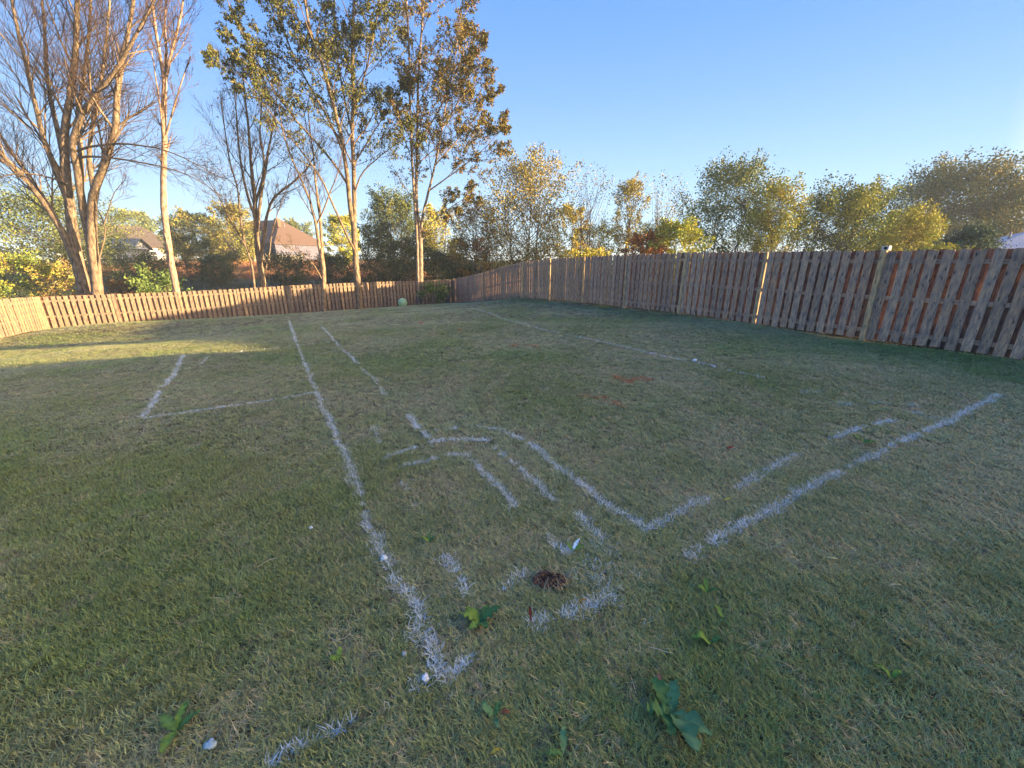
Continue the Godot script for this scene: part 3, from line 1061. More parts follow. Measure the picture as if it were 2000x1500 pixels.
	stem(mb, tm, [[704, 640], [701, 590], [698, 545], [694, 500], [692, 460], [690, 430]], z, z, 0.20, 0.15, cfg, 2, 0.8, 0.7)
	stem(mb, tm, [[690, 440], [683, 400], [680, 360], [672, 300], [663, 255], [650, 200], [630, 130], [606, 60], [585, -60]], z, z - 1.0, 0.135, 0.05, cfg, 16, 2.8, 0.3)
	stem(mb, tm, [[692, 445], [692, 380], [690, 320], [688, 260], [690, 200], [688, 120], [690, 40], [696, -90]], z, z + 0.6, 0.135, 0.05, cfg, 17, 2.8, 0.2)
	stem(mb, tm, [[693, 490], [680, 465], [664, 430], [646, 390], [628, 350], [600, 310], [560, 260], [520, 210], [480, 160], [436, 110]], z - 0.1, z - 2.2, 0.075, 0.015, cfg, 16, 1.7, 0.35)
	stem(mb, tm, [[680, 362], [652, 320], [612, 272], [572, 228], [532, 170], [492, 100], [455, 30], [430, -40]], z - 0.2, z - 1.6, 0.07, 0.018, cfg, 16, 2.0, 0.3)
	stem(mb, tm, [[670, 295], [640, 230], [600, 160], [565, 90], [540, 10], [525, -80]], z - 0.6, z + 1.0, 0.07, 0.025, cfg, 15, 2.4, 0.25)
	stem(mb, tm, [[692, 380], [706, 340], [736, 310], [770, 284], [802, 262]], z + 0.1, z - 1.2, 0.05, 0.012, cfg, 9, 1.5, 0.3)
	stem(mb, tm, [[690, 322], [710, 290], [730, 258], [752, 225], [782, 176]], z + 0.2, z + 1.4, 0.05, 0.012, cfg, 9, 1.6, 0.3)
	stem(mb, tm, [[689, 230], [705, 170], [722, 110], [735, 40], [750, -60]], z + 0.3, z - 0.8, 0.06, 0.02, cfg, 13, 2.2, 0.2)
	stem(mb, tm, [[688, 260], [672, 190], [660, 120], [655, 40], [645, -80]], z + 0.3, z + 1.8, 0.06, 0.02, cfg, 12, 2.3, 0.2)
	lm = MB.new()
	leaf_tips(lm, 20, 0.115, olive, func(p): return 0.06 + 0.72 * smoothstep(6.2, 9.8, p.y + maxf(0.0, -9.5 - p.x) * -0.25), 1.0, 0.25)
	tree_done("leafy_tree", "tall twin-stemmed tree with drooping olive leaves filling its top", g, foot(703, z), mb, tm, lm)
	# --- tall tree with olive and russet leaves
	tips = []
	mb = MB.new()
	tm = MB.new()
	cfg = {"levels": 3, "kids": [0, 6, 5], "angle": 0.62, "ratio": 0.62, "wig": 0.11, "up": 0.05, "bark": Color(0.34, 0.27, 0.20), "twig": Color(0.11, 0.085, 0.065)}
	z = 25.9
	stem(mb, tm, [[824, 620], [822, 570], [822, 500], [820, 455], [818, 430]], z, z, 0.17, 0.13, cfg, 2, 0.9, 0.6)
	stem(mb, tm, [[818, 600], [816, 540], [815, 480], [811, 420], [807, 350], [804, 300], [803, 250], [800, 190], [800, 120], [796, 40], [790, -80]], z - 0.25, z - 0.6, 0.10, 0.04, cfg, 16, 2.2, 0.35)
	stem(mb, tm, [[819, 445], [814, 400], [813, 350], [815, 300], [815, 250], [816, 180], [821, 100], [826, 20], [830, -80]], z, z + 0.5, 0.105, 0.04, cfg, 17, 2.4, 0.2)
	stem(mb, tm, [[821, 452], [828, 410], [838, 370], [850, 320], [860, 270], [869, 215], [882, 150], [893, 80], [905, 0]], z, z - 0.8, 0.085, 0.02, cfg, 17, 2.3, 0.25)
	stem(mb, tm, [[816, 292], [830, 258], [850, 228], [872, 185], [895, 130], [915, 80]], z + 0.3, z + 1.6, 0.055, 0.015, cfg, 13, 2.0, 0.2)
	stem(mb, tm, [[838, 372], [870, 350], [908, 322], [948, 288], [985, 245]], z - 0.1, z - 1.6, 0.045, 0.012, cfg, 12, 1.7, 0.2)
	stem(mb, tm, [[850, 322], [888, 280], [928, 230], [962, 180]], z - 0.2, z + 0.9, 0.045, 0.012, cfg, 12, 1.8, 0.2)
	stem(mb, tm, [[864, 250], [895, 200], [925, 140], [940, 90]], z - 0.5, z - 1.4, 0.045, 0.012, cfg, 11, 1.7, 0.2)
	stem(mb, tm, [[822, 455], [848, 430], [880, 405], [920, 380]], z, z - 0.9, 0.035, 0.01, cfg, 9, 1.3, 0.3)
	lm = MB.new()
	var fall := [Color(0.11, 0.115, 0.03), Color(0.16, 0.14, 0.04), Color(0.20, 0.15, 0.04), Color(0.085, 0.095, 0.03), Color(0.22, 0.12, 0.04)]
	leaf_tips(lm, 20, 0.11, fall, func(p): return 0.10 + 0.62 * smoothstep(0.0, 1.0, (p.y - 2.0) * 0.09 + (p.x + 6.4) * 0.14), 0.8, 0.26)
	tree_done("leafy_tree", "tall tree with olive and russet leaves, nearest the fence corner", g, foot(822, z), mb, tm, lm)

# ---------------------------------------------------------------- trees and shrubs by envelope
func bush_tree(called: String, label: String, category: String, group: String, u: float, vtop: float, depth: float, wpx: float, o: Dictionary) -> void:
	# a crown of many leafy sprigs inside an uneven envelope; each sprig hangs on its own limb
	var top := px(u, vtop, depth)
	var gyb := gy(top.x, depth)
	var base := Vector3(top.x, gyb - 0.05, -depth)
	var H := top.y - gyb
	var W := wpx * depth / (FOCAL * 1.0) * 0.5
	var low: float = o.get("low", 0.2)
	var lean: float = o.get("lean", 0.0)
	var n: int = o.get("n", 70)
	var per: int = int(o.get("per", 60) * 2.3)
	var size: float = o.get("size", 0.16) * 0.76
	var up: float = o.get("upright", 0.5)
	var cols: Array = o.get("cols")
	var prof: float = o.get("cone", 0.0)
	var leafw: float = o.get("wide", 0.34)
	var clump: float = o.get("clump", 0.2)
	var barkc: Color = o.get("bark", Color(0.20, 0.155, 0.115))
	var stems: int = o.get("stems", 1)
	var mb := MB.new()
	var lm := MB.new()
	var nz := FastNoiseLite.new()
	nz.seed = int(u * 3.0 + depth)
	nz.frequency = 0.8
	# trunk or several stems
	var trunks := []
	for s in stems:
		var a := rng.randf() * TAU
		var foot_ := Vector3(cos(a), 0, sin(a)) * (0.0 if stems == 1 else W * 0.18)
		var head := Vector3(lean * W + rng.randf_range(-0.12, 0.12) * W, H * 0.9, 0)
		if stems > 1:
			head = Vector3(cos(a) * W * 0.45 + lean * W, H * rng.randf_range(0.75, 0.92), sin(a) * W * 0.4)
		var pts := PackedVector3Array()
		var rad := PackedFloat32Array()
		var r0: float = o.get("r", clampf(H * 0.016, 0.02, 0.22)) / sqrt(stems)
		for i in 8:
			var t := i / 7.0
			pts.append(foot_.lerp(head, t) + rv() * 0.03 * H * t * (1.0 - t) * 2.0)
			rad.append(lerpf(r0, r0 * 0.12, t))
		mb.tube(pts, rad, 7, barkc)
		trunks.append(pts)
	var tint_count := cols.size()
	for i in n:
		var t := pow(rng.randf(), o.get("rise", 0.8))
		var hgt := low + (1.0 - low) * t
		var env: float
		if prof > 0.5:
			env = (1.0 - t) * 0.95 + 0.05
		else:
			env = pow(maxf(sin(PI * clampf(0.13 + t * 0.80, 0, 1)), 0.0), 0.75)
		var az := rng.randf() * TAU
		var wob := 0.78 + 0.42 * nz.get_noise_2d(cos(az) * 2.0 + t * 3.0, sin(az) * 2.0)
		var rr := W * env * wob * pow(rng.randf(), 0.42)
		var c := Vector3(cos(az) * rr + lean * W * hgt, H * hgt * (1.0 if t < 0.9 else rng.randf_range(0.93, 1.0)), sin(az) * rr * 0.9)
		# limb
		var tk: PackedVector3Array = trunks[i % stems]
		var jt := clampf(hgt - (0.10 + 0.25 * rr / maxf(W, 0.01)) * up * 1.6, 0.03, 0.95)
		if prof > 0.5:
			jt = clampf(hgt + 0.02, 0.03, 0.97)
		var jf := jt * 7.0 / 0.9
		var ji := mini(int(jf), 6)
		var j0 := tk[ji].lerp(tk[ji + 1], clampf(jf - ji, 0, 1))
		var mid := j0.lerp(c, 0.55) + Vector3(0, (-0.10 if prof < 0.5 else 0.04) * (c - j0).length(), 0) + rv() * 0.04 * (c - j0).length()
		var lr: float = clampf((c - j0).length() * 0.0075, 0.005, 0.035)
		mb.tube(PackedVector3Array([j0, mid, c]), PackedFloat32Array([lr, lr * 0.7, lr * 0.3]), 4, barkc)
		# sprig axis
		var outd := (c - Vector3(lean * W * hgt, c.y, 0))
		outd = outd.normalized() if outd.length() > 0.01 else Vector3.RIGHT
		var axis := (outd * (1.0 - up) + Vector3.UP * up + rv() * 0.35).normalized()
		if prof > 0.5:
			axis = (outd + Vector3.DOWN * 0.22 + rv() * 0.2).normalized()
		var L: float = W * clump * rng.randf_range(0.7, 1.7) * (1.0 + 0.6 * up)
		var tint: Color = cols[rng.randi() % tint_count]
		var tip := c + axis * L
		mb.tube(PackedVector3Array([c, c.lerp(tip, 0.5) + rv() * L * 0.06, tip]), PackedFloat32Array([lr * 0.3, lr * 0.2, 0.003]), 3, barkc)
		var wd: float = W * clump * rng.randf_range(0.35, 0.65)
		var cnt := int(per * rng.randf_range(0.6, 1.4))
		for k in cnt:
			var s := rng.randf_range(-0.35, 1.05)
			var q := c + axis * L * s + Vector3(rng.randfn(), rng.randfn() * 0.8, rng.randfn()) * wd * (1.05 - 0.6 * maxf(s, 0.0))
			var d := (axis * 0.6 + rv()).normalized()
			var sd := d.cross(rv()).normalized()
			var l: float = size * rng.randf_range(0.65, 1.3)
			var col := tint.lerp(cols[rng.randi() % tint_count], 0.45) * rng.randf_range(0.8, 1.2)
			lm.leaf(q, d, sd, l, l * leafw, col)
	var root := thing(called, label, category, base, group)
	part("trunk" if stems == 1 else "stems", mb.mesh(), M.bark, root)
	part("crown", lm.mesh(), M.leaf, root)

func build_bushes() -> void:
	var gold := [Color(0.47, 0.38, 0.065), Color(0.38, 0.345, 0.07), Color(0.54, 0.41, 0.07), Color(0.26, 0.27, 0.06)]
	var olive := [Color(0.25, 0.22, 0.055), Color(0.31, 0.26, 0.06), Color(0.18, 0.175, 0.05), Color(0.36, 0.27, 0.06)]
	var mid := [Color(0.14, 0.18, 0.055), Color(0.18, 0.21, 0.06), Color(0.11, 0.145, 0.05), Color(0.24, 0.24, 0.06)]
	var lime := [Color(0.33, 0.37, 0.06), Color(0.41, 0.39, 0.065), Color(0.25, 0.31, 0.06), Color(0.46, 0.41, 0.07)]
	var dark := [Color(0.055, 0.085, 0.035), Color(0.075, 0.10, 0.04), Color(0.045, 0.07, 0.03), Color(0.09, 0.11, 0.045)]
	var rust := [Color(0.36, 0.14, 0.05), Color(0.30, 0.10, 0.04), Color(0.38, 0.20, 0.06), Color(0.22, 0.09, 0.04)]
	var brown := [Color(0.20, 0.12, 0.06), Color(0.25, 0.16, 0.075), Color(0.16, 0.10, 0.055), Color(0.22, 0.17, 0.07)]
	var pine := [Color(0.075, 0.12, 0.075), Color(0.10, 0.15, 0.09), Color(0.13, 0.18, 0.11), Color(0.06, 0.09, 0.055)]
	var fresh := [Color(0.12, 0.20, 0.06), Color(0.16, 0.25, 0.075), Color(0.10, 0.16, 0.05), Color(0.22, 0.28, 0.09)]
	var gr := "trees beyond the right fence"
	# behind the right fence, left to right
	bush_tree("olive_tree", "big bushy olive gold tree right above the fence corner", "tree", gr, 1035, 318, 36, 215, {"cols": olive, "n": 170, "per": 62, "size": 0.19, "upright": 0.75, "low": 0.1, "stems": 3, "clump": 0.17, "rise": 1.0})
	bush_tree("olive_tree", "lower russet tinged tree left of the big olive tree, over the corner", "tree", gr, 925, 405, 37, 130, {"cols": olive + rust, "n": 70, "per": 55, "size": 0.18, "upright": 0.5, "low": 0.15, "stems": 2})
	bush_tree("yellow_tree", "small yellow tree behind the right edge of the big olive tree", "tree", gr, 1118, 400, 42, 70, {"cols": gold, "n": 50, "per": 55, "size": 0.19, "upright": 0.5, "low": 0.2})
	bush_tree("thin_tree", "thin sparse tree with a V of bare limbs", "tree", gr, 1155, 338, 38, 110, {"cols": olive, "n": 44, "per": 12, "size": 0.17, "upright": 0.8, "low": 0.42, "stems": 3, "r": 0.13, "clump": 0.26})
	bush_tree("yellow_tree", "narrow upright yellow olive tree between two sparse trees", "tree", gr, 1232, 350, 38, 70, {"cols": gold + olive, "n": 62, "per": 50, "size": 0.17, "upright": 0.7, "low": 0.35, "lean": 0.1, "clump": 0.26})
	bush_tree("thin_tree", "thin sparse tree with grey limbs left of the tall green tree", "tree", gr, 1308, 350, 38, 90, {"cols": olive, "n": 36, "per": 11, "size": 0.17, "upright": 0.8, "low": 0.45, "stems": 3, "r": 0.12, "clump": 0.26})
	bush_tree("rust_shrub", "rusty orange shrub peeping over the right fence", "shrub", gr, 1256, 452, 26, 80, {"cols": rust, "n": 46, "per": 44, "size": 0.16, "upright": 0.4, "low": 0.3, "stems": 3})
	bush_tree("yellow_shrub", "rounded bright yellow green shrub beside the rusty shrub", "shrub", gr, 1328, 432, 26, 105, {"cols": lime, "n": 74, "per": 58, "size": 0.15, "upright": 0.45, "low": 0.2, "stems": 3})
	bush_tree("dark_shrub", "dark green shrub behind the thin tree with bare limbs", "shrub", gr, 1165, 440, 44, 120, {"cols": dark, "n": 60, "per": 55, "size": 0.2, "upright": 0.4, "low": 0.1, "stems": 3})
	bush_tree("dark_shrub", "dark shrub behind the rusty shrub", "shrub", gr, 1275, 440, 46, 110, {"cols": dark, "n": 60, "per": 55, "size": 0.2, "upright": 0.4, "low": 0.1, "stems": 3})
	bush_tree("vine", "yellow vine leaves trailing along the top of the right fence", "vine", gr, 1145, 488, 22, 110, {"cols": [Color(0.42, 0.34, 0.05), Color(0.36, 0.33, 0.06), Color(0.28, 0.28, 0.06)], "n": 40, "per": 26, "size": 0.13, "upright": 0.25, "low": 0.72, "stems": 4})
	bush_tree("green_tree", "tall airy green tree in the middle of the row beyond the right fence", "tree", gr, 1432, 328, 33, 185, {"cols": mid, "n": 150, "per": 52, "size": 0.18, "upright": 0.75, "low": 0.12, "stems": 3, "clump": 0.18})
	bush_tree("yellow_tree", "yellow tree leaning against the tall green tree's right side", "tree", gr, 1528, 362, 30, 125, {"cols": gold + lime, "n": 110, "per": 58, "size": 0.16, "upright": 0.7, "low": 0.15, "stems": 2, "clump": 0.2})
	bush_tree("green_tree", "broad green tree with yellow patches over the right fence", "tree", gr, 1650, 375, 31, 190, {"cols": lime + dark, "n": 130, "per": 62, "size": 0.18, "upright": 0.6, "low": 0.1, "stems": 3, "clump": 0.2})
	bush_tree("yellow_tree", "pointed yellow green tree right of the post with the pale cap", "tree", gr, 1785, 422, 31, 125, {"cols": lime + gold, "n": 90, "per": 62, "size": 0.17, "upright": 0.6, "low": 0.1, "stems": 2, "clump": 0.22})
	bush_tree("dark_tree", "dark hazy tree behind the broad green and yellow trees", "tree", gr, 1720, 382, 50, 180, {"cols": dark, "n": 110, "per": 58, "size": 0.26, "upright": 0.5, "low": 0.1})
	bush_tree("shade_tree", "largest rounded tree, hazy, standing tall at the far right", "tree", gr, 1895, 328, 54, 250, {"cols": olive + dark, "n": 260, "per": 80, "size": 0.30, "upright": 0.4, "low": 0.1, "clump": 0.19})
	bush_tree("shade_tree", "tree cut by the right edge of the picture behind the conifer", "tree", gr, 2010, 372, 50, 190, {"cols": olive + gold + dark, "n": 110, "per": 60, "size": 0.27, "upright": 0.4, "low": 0.1})
	bush_tree("conifer", "small blue green conifer with drooping tiers near the right edge", "conifer", gr, 1912, 440, 27, 190, {"cols": pine, "n": 110, "per": 46, "size": 0.20, "wide": 0.26, "upright": 0.2, "low": 0.12, "cone": 1.0, "clump": 0.16})
	bush_tree("hedge_shrub", "low golden shrub at the foot of the conifer", "shrub", gr, 1835, 482, 26, 110, {"cols": lime + gold, "n": 50, "per": 44, "size": 0.14, "upright": 0.4, "low": 0.3, "stems": 3})
	# left: between the back fence and the far houses
	var gl := "trees and shrubs behind the back fence"
	bush_tree("oak_tree", "broad green tree behind the great bare tree at the left edge", "tree", gl, 85, 388, 44, 240, {"cols": mid + dark, "n": 150, "per": 62, "size": 0.26, "upright": 0.4, "low": 0.14, "clump": 0.2})
	bush_tree("round_tree", "green tree rising behind the white house's roof", "tree", gl, 256, 412, 92, 80, {"cols": mid, "n": 70, "per": 44, "size": 0.42, "upright": 0.4, "low": 0.25})
	bush_tree("round_tree", "rounded olive tree right of the slim pale trunk", "tree", gl, 372, 418, 66, 110, {"cols": olive + mid, "n": 100, "per": 55, "size": 0.33, "upright": 0.4, "low": 0.12})
	bush_tree("pine_tree", "wide olive green tree behind the left limbs of the bushy bare tree", "tree", gl, 445, 404, 66, 105, {"cols": olive + mid, "n": 90, "per": 50, "size": 0.34, "upright": 0.4, "low": 0.15})
	bush_tree("pine_tree", "small spiky tree over the ridge of the dark house", "tree", gl, 575, 432, 96, 70, {"cols": mid, "n": 60, "per": 40, "size": 0.42, "upright": 0.5, "low": 0.2})
	bush_tree("lime_tree", "bright lime green young tree right of the dark house", "tree", gl, 662, 420, 56, 70, {"cols": lime, "n": 80, "per": 50, "size": 0.26, "upright": 0.5, "low": 0.2})
	bush_tree("willow_tree", "tall grey green tree between the two leafy trunks", "tree", gl, 765, 378, 44, 130, {"cols": mid + dark, "n": 130, "per": 55, "size": 0.22, "upright": 0.7, "low": 0.08, "stems": 3})
	bush_tree("yellow_tree", "yellow olive tree right behind the russet leaved tree's trunk", "tree", gl, 850, 410, 46, 100, {"cols": olive + lime, "n": 90, "per": 52, "size": 0.23, "upright": 0.6, "low": 0.1, "stems": 2})
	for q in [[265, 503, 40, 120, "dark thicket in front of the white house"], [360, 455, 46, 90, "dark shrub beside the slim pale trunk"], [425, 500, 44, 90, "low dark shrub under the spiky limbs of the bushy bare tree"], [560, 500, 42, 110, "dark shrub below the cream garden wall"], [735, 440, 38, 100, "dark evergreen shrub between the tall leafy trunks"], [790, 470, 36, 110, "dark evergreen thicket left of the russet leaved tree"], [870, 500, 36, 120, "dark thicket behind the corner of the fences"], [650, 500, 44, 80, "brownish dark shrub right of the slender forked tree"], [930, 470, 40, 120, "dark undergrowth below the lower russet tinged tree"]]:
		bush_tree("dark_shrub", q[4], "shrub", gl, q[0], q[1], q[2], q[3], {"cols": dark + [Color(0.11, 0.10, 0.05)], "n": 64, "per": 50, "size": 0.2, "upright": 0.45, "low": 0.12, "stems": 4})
	bush_tree("leafy_shrub", "yellow green shrub at the far left edge above the fence", "shrub", gl, 20, 500, 23.5, 120, {"cols": fresh + lime, "n": 60, "per": 46, "size": 0.14, "upright": 0.5, "low": 0.2, "stems": 4})
	bush_tree("leafy_shrub", "pale leaved shrub left of the great tree's thick trunks", "shrub", gl, 100, 512, 23.5, 90, {"cols": lime + brown + [Color(0.36, 0.36, 0.2)], "n": 50, "per": 40, "size": 0.13, "upright": 0.6, "low": 0.15, "stems": 4})
	bush_tree("brown_shrub", "small brown shrub between the great tree and the slim pale trunk", "shrub", gl, 225, 546, 24.0, 50, {"cols": brown, "n": 44, "per": 40, "size": 0.09, "upright": 0.5, "low": 0.2, "stems": 4})
	bush_tree("leafy_shrub", "bright green shrub at the foot of the slim pale trunk", "shrub", gl, 300, 530, 24.0, 100, {"cols": fresh, "n": 44, "per": 30, "size": 0.16, "upright": 0.6, "low": 0.25, "stems": 4})
	bush_tree("leafy_shrub", "scrubby green shrub round the russet leaved tree, in front of the fence", "shrub", "", 848, 556, 25.4, 70, {"cols": mid + fresh, "n": 34, "per": 22, "size": 0.13, "upright": 0.5, "low": 0.2, "stems": 5})
	# outside the frame on the right: the neighbour's evergreen, whose shadow bars the sunlit corner of the lawn
	var e := Vector2(16.0, 8.5)
	var mb := MB.new()
	var lm := MB.new()
	var b := Vector3(e.x, gy(e.x, e.y), -e.y)
	mb.tube(PackedVector3Array([Vector3.ZERO, Vector3(0, 4.6, 0)]), PackedFloat32Array([0.07, 0.02]), 6, Color(0.2, 0.15, 0.1))
	for i in 4500:
		var y := rng.randf() * 5.0
		var rr := 0.48 * pow(sin(PI * clampf(0.12 + y / 5.0 * 0.84, 0, 1)), 0.5) * sqrt(rng.randf())
		var a := rng.randf() * TAU
		lm.leaf(Vector3(cos(a) * rr, y, sin(a) * rr), (Vector3.UP + rv() * 0.6).normalized(), rv().normalized(), 0.16, 0.03, dark[rng.randi() % 4])
	var root := thing("columnar_evergreen", "narrow dark evergreen in the neighbouring garden", "tree", b)
	part("trunk", mb.mesh(), M.bark, root)
	part("crown", lm.mesh(), M.leaf, root)

# ---------------------------------------------------------------- houses
func house(label: String, at: Vector3, turn: float, w: float, d: float, eave: float, ridge: float, wall: Color, roof: Color, hip: float, wins: Array) -> Node3D:
	var o := thing("house", label, "house", at)
	o.rotation.y = turn
	var wm := flat(wall, 0.85, M.noise, Vector3(0.4, 0.4, 0.4))
	var rm := flat(roof, 0.9, M.rough_noise, Vector3(0.9, 0.9, 0.9))
	var mb := MB.new()
	mb.box(Transform3D(Basis.IDENTITY, Vector3(0, eave * 0.5 - 0.4, 0)), Vector3(w, eave + 0.8, d), Color.WHITE)
	if hip <= 0.0:
		for s in [-1.0, 1.0]:
			var x: float = s * w * 0.5
			if s > 0: mb.tri(Vector3(x, eave, d / 2), Vector3(x, eave, -d / 2), Vector3(x, ridge - 0.08, 0), Color.WHITE)
			else: mb.tri(Vector3(x, eave, -d / 2), Vector3(x, eave, d / 2), Vector3(x, ridge - 0.08, 0), Color.WHITE)
	part("wall", mb.mesh(), wm, o)
	var r := MB.new()
	var ox := w / 2 + 0.45
	var oz := d / 2 + 0.45
	var ye := eave - 0.12
	var rx := ox - hip
	var A := Vector3(-ox, ye, oz)
	var Bq := Vector3(ox, ye, oz)
	var Cq := Vector3(ox, ye, -oz)
	var D := Vector3(-ox, ye, -oz)
	var P := Vector3(-rx, ridge, 0)
	var Q := Vector3(rx, ridge, 0)
	var th := Vector3(0, 0.16, 0)
	r.quad(A + th, Bq + th, Q + th, P + th, Color.WHITE)
	r.quad(Cq + th, D + th, P + th, Q + th, Color.WHITE)
	if hip > 0.0:
		r.tri(Bq + th, Cq + th, Q + th, Color.WHITE)
		r.tri(D + th, A + th, P + th, Color.WHITE)
	r.quad(D, Cq, Bq, A, Color.WHITE)
	for e in [[A, Bq], [Bq, Cq], [Cq, D], [D, A]]:
		r.quad(e[0], e[1], e[1] + th, e[0] + th, Color.WHITE)
	var rp := part("roof", r.mesh(), rm, o)
	for q in [[-0.3, 0.35], [0.1, 0.5], [0.4, 0.3]]:
		var m := MB.new()
		m.tube(PackedVector3Array([Vector3(q[0] * w, lerpf(ridge, eave, q[1]), q[1] * d * 0.5), Vector3(q[0] * w, lerpf(ridge, eave, q[1]) + 0.45, q[1] * d * 0.5)]), PackedFloat32Array([0.07, 0.07]), 8, Color.WHITE, true)
		part("vent_pipe", m.mesh(), flat(Color(0.2, 0.2, 0.2)), rp)
	var glass := flat(Color(0.05, 0.06, 0.07), 0.08)
	var trim := flat(Color(0.7, 0.7, 0.68), 0.6)
	for q in wins:       # [x, sill, width, height] on the front wall
		var z := d / 2
		var f := MB.new()
		var c := Vector3(q[0], q[1] + q[3] * 0.5, z + 0.02)
		f.box(Transform3D(Basis.IDENTITY, c + Vector3(0, q[3] * 0.5 + 0.05, 0)), Vector3(q[2] + 0.2, 0.1, 0.08), Color.WHITE)
		f.box(Transform3D(Basis.IDENTITY, c - Vector3(0, q[3] * 0.5 + 0.05, 0)), Vector3(q[2] + 0.24, 0.1, 0.12), Color.WHITE)
		for s in [-1.0, 1.0]:
			f.box(Transform3D(Basis.IDENTITY, c + Vector3(s * (q[2] * 0.5 + 0.05), 0, 0)), Vector3(0.1, q[3], 0.08), Color.WHITE)
		f.box(Transform3D(Basis.IDENTITY, c), Vector3(q[2], 0.05, 0.06), Color.WHITE)
		var wn := part("window", f.mesh(), trim, o)
		var pn := MB.new()
		pn.box(Transform3D(Basis.IDENTITY, c + Vector3(0, 0, -0.005)), Vector3(q[2], q[3], 0.02), Color.WHITE)
		part("pane", pn.mesh(), glass, wn)
	return o

func build_houses() -> void:
	var at := foot(262, 76)
	house("white house with a brown roof far off behind the slim pale trunk", at, 0.75, 15, 10, 3.0, 6.6, Color(0.72, 0.70, 0.64), Color(0.16, 0.125, 0.10), 4.5, [[-4.5, 0.9, 1.4, 1.3], [-1.0, 0.9, 1.4, 1.3], [3.8, 0.9, 1.6, 1.3]])
	# its projecting white-walled wing with a low grey roof
	var b := foot(232, 66)
	house("low white wing with a grey sloping roof before the white house", b, 0.35, 9, 6, 2.8, 4.3, Color(0.80, 0.79, 0.75), Color(0.30, 0.31, 0.33), 0.0, [[-2.4, 0.9, 1.2, 1.1], [1.6, 0.9, 1.2, 1.1]])
	var c := foot(545, 84)
	var h := house("dark house with a brown hipped roof behind the bushy bare tree", c, -0.4, 17, 11, 3.2, 7.6, Color(0.12, 0.12, 0.18), Color(0.15, 0.095, 0.07), 5.0, [[-4.0, 0.9, 1.4, 1.3], [0.0, 0.9, 1.4, 1.3], [4.5, 0.9, 1.0, 1.3]])
	var m := MB.new()
	m.box(Transform3D(Basis.IDENTITY, Vector3(5.0, 6.2, 1.5)), Vector3(0.9, 3.2, 0.7), Color.WHITE)
	part("chimney", m.mesh(), flat(Color(0.30, 0.13, 0.08), 0.9, M.rough_noise, Vector3(1.5, 1.5, 1.5)), h)
	# cream garden wall in front of the dark house
	var w0 := foot(512, 70)
	var w1 := foot(602, 72)
	m = MB.new()
	var dd := w1 - w0
	var yaw := atan2(-dd.z, dd.x)
	var ln := Vector2(dd.x, dd.z).length()
	m.box(Transform3D(Basis.IDENTITY, Vector3(ln / 2, 0.75, 0)), Vector3(ln, 1.9, 0.12), Color.WHITE)
	var gw := thing("garden_wall", "cream garden wall below the dark house", "wall", w0)
	gw.rotation.y = yaw
	part("panel", m.mesh(), flat(Color(0.70, 0.64, 0.46), 0.8, M.noise, Vector3.ONE), gw)
	for i in 5:
		var q := MB.new()
		q.box(Transform3D(Basis.IDENTITY, Vector3(ln * i / 4.0, 0.85, 0.09)), Vector3(0.2, 2.2, 0.2), Color.WHITE)
		part("pier", q.mesh(), flat(Color(0.66, 0.60, 0.44), 0.8), gw)
	# the roof corner at the right edge
	var r := px(2035, 490, 30)
	house("house with a pale grey roof at the right edge, mostly behind the fence", Vector3(r.x, gy(r.x, 30), -30), -0.5, 8, 8, 2.35, 3.6, Color(0.42, 0.32, 0.24), Color(0.50, 0.55, 0.62), 3.6, [[0.0, 0.9, 1.2, 1.0]])
	# outside the frame on the right: the neighbour's house, which shades the near lawn
	house("neighbouring house beyond the right fence", Vector3(23.2, gy(23, -4.4), 4.4), 0.0, 16, 18.6, 3.0, 6.0, Color(0.5, 0.42, 0.34), Color(0.14, 0.12, 0.11), 6.0, [[-3.0, 0.9, 1.4, 1.3]])

# ---------------------------------------------------------------- small things on the lawn
func lobed(mb: MB, p: Vector3, d: Vector3, ln: float, wd: float, lobes: int, col: Color, curl := 0.25) -> void:
	# a broad weed leaf: lobed margins, folded along the midrib, arching over
	var s := d.cross(Vector3.UP).normalized()
	var k := mb.v.size()
	var m := lobes * 2 + 1
	for i in m + 1:
		var t := float(i) / m
		var c := p + d * ln * t + Vector3.UP * (sin(PI * t * 0.75) * ln * curl)
		var w := wd * pow(sin(PI * clampf(t * 0.92 + 0.06, 0, 1)), 0.7) * (1.0 if i % 2 == 0 else 0.58)
		c += s * rng.randf_range(-0.12, 0.12) * wd
		var cr := wd * 0.4
		for q in [[c - s * w * rng.randf_range(0.8, 1.1) + Vector3.UP * (w * 0.3 + rng.randf_range(-cr, cr)), 0.9], [c, 1.25], [c + s * w * rng.randf_range(0.8, 1.1) + Vector3.UP * (w * 0.3 + rng.randf_range(-cr, cr)), 0.9]]:
			mb.v.append(q[0]); mb.n.append(Vector3.UP); mb.c.append(col * (q[1] * rng.randf_range(0.8, 1.15))); mb.uv.append(Vector2.ZERO)
	for i in m:
		var a := k + i * 3
		for j in 2:
			mb.ix.append(a + j); mb.ix.append(a + j + 3); mb.ix.append(a + j + 1)
			mb.ix.append(a + j + 1); mb.ix.append(a + j + 3); mb.ix.append(a + j + 4)
	for i in range(k, mb.n.size()):
		mb.n[i] = Vector3.ZERO
	for i in range(0, mb.ix.size(), 3):
		if mb.ix[i] < k:
			continue
		var fn := (mb.v[mb.ix[i + 2]] - mb.v[mb.ix[i]]).cross(mb.v[mb.ix[i + 1]] - mb.v[mb.ix[i]])
		if fn.y < 0.0:
			fn = -fn
		for j in 3:
			mb.n[mb.ix[i + j]] += fn
	for i in range(k, mb.n.size()):
		mb.n[i] = mb.n[i].normalized()

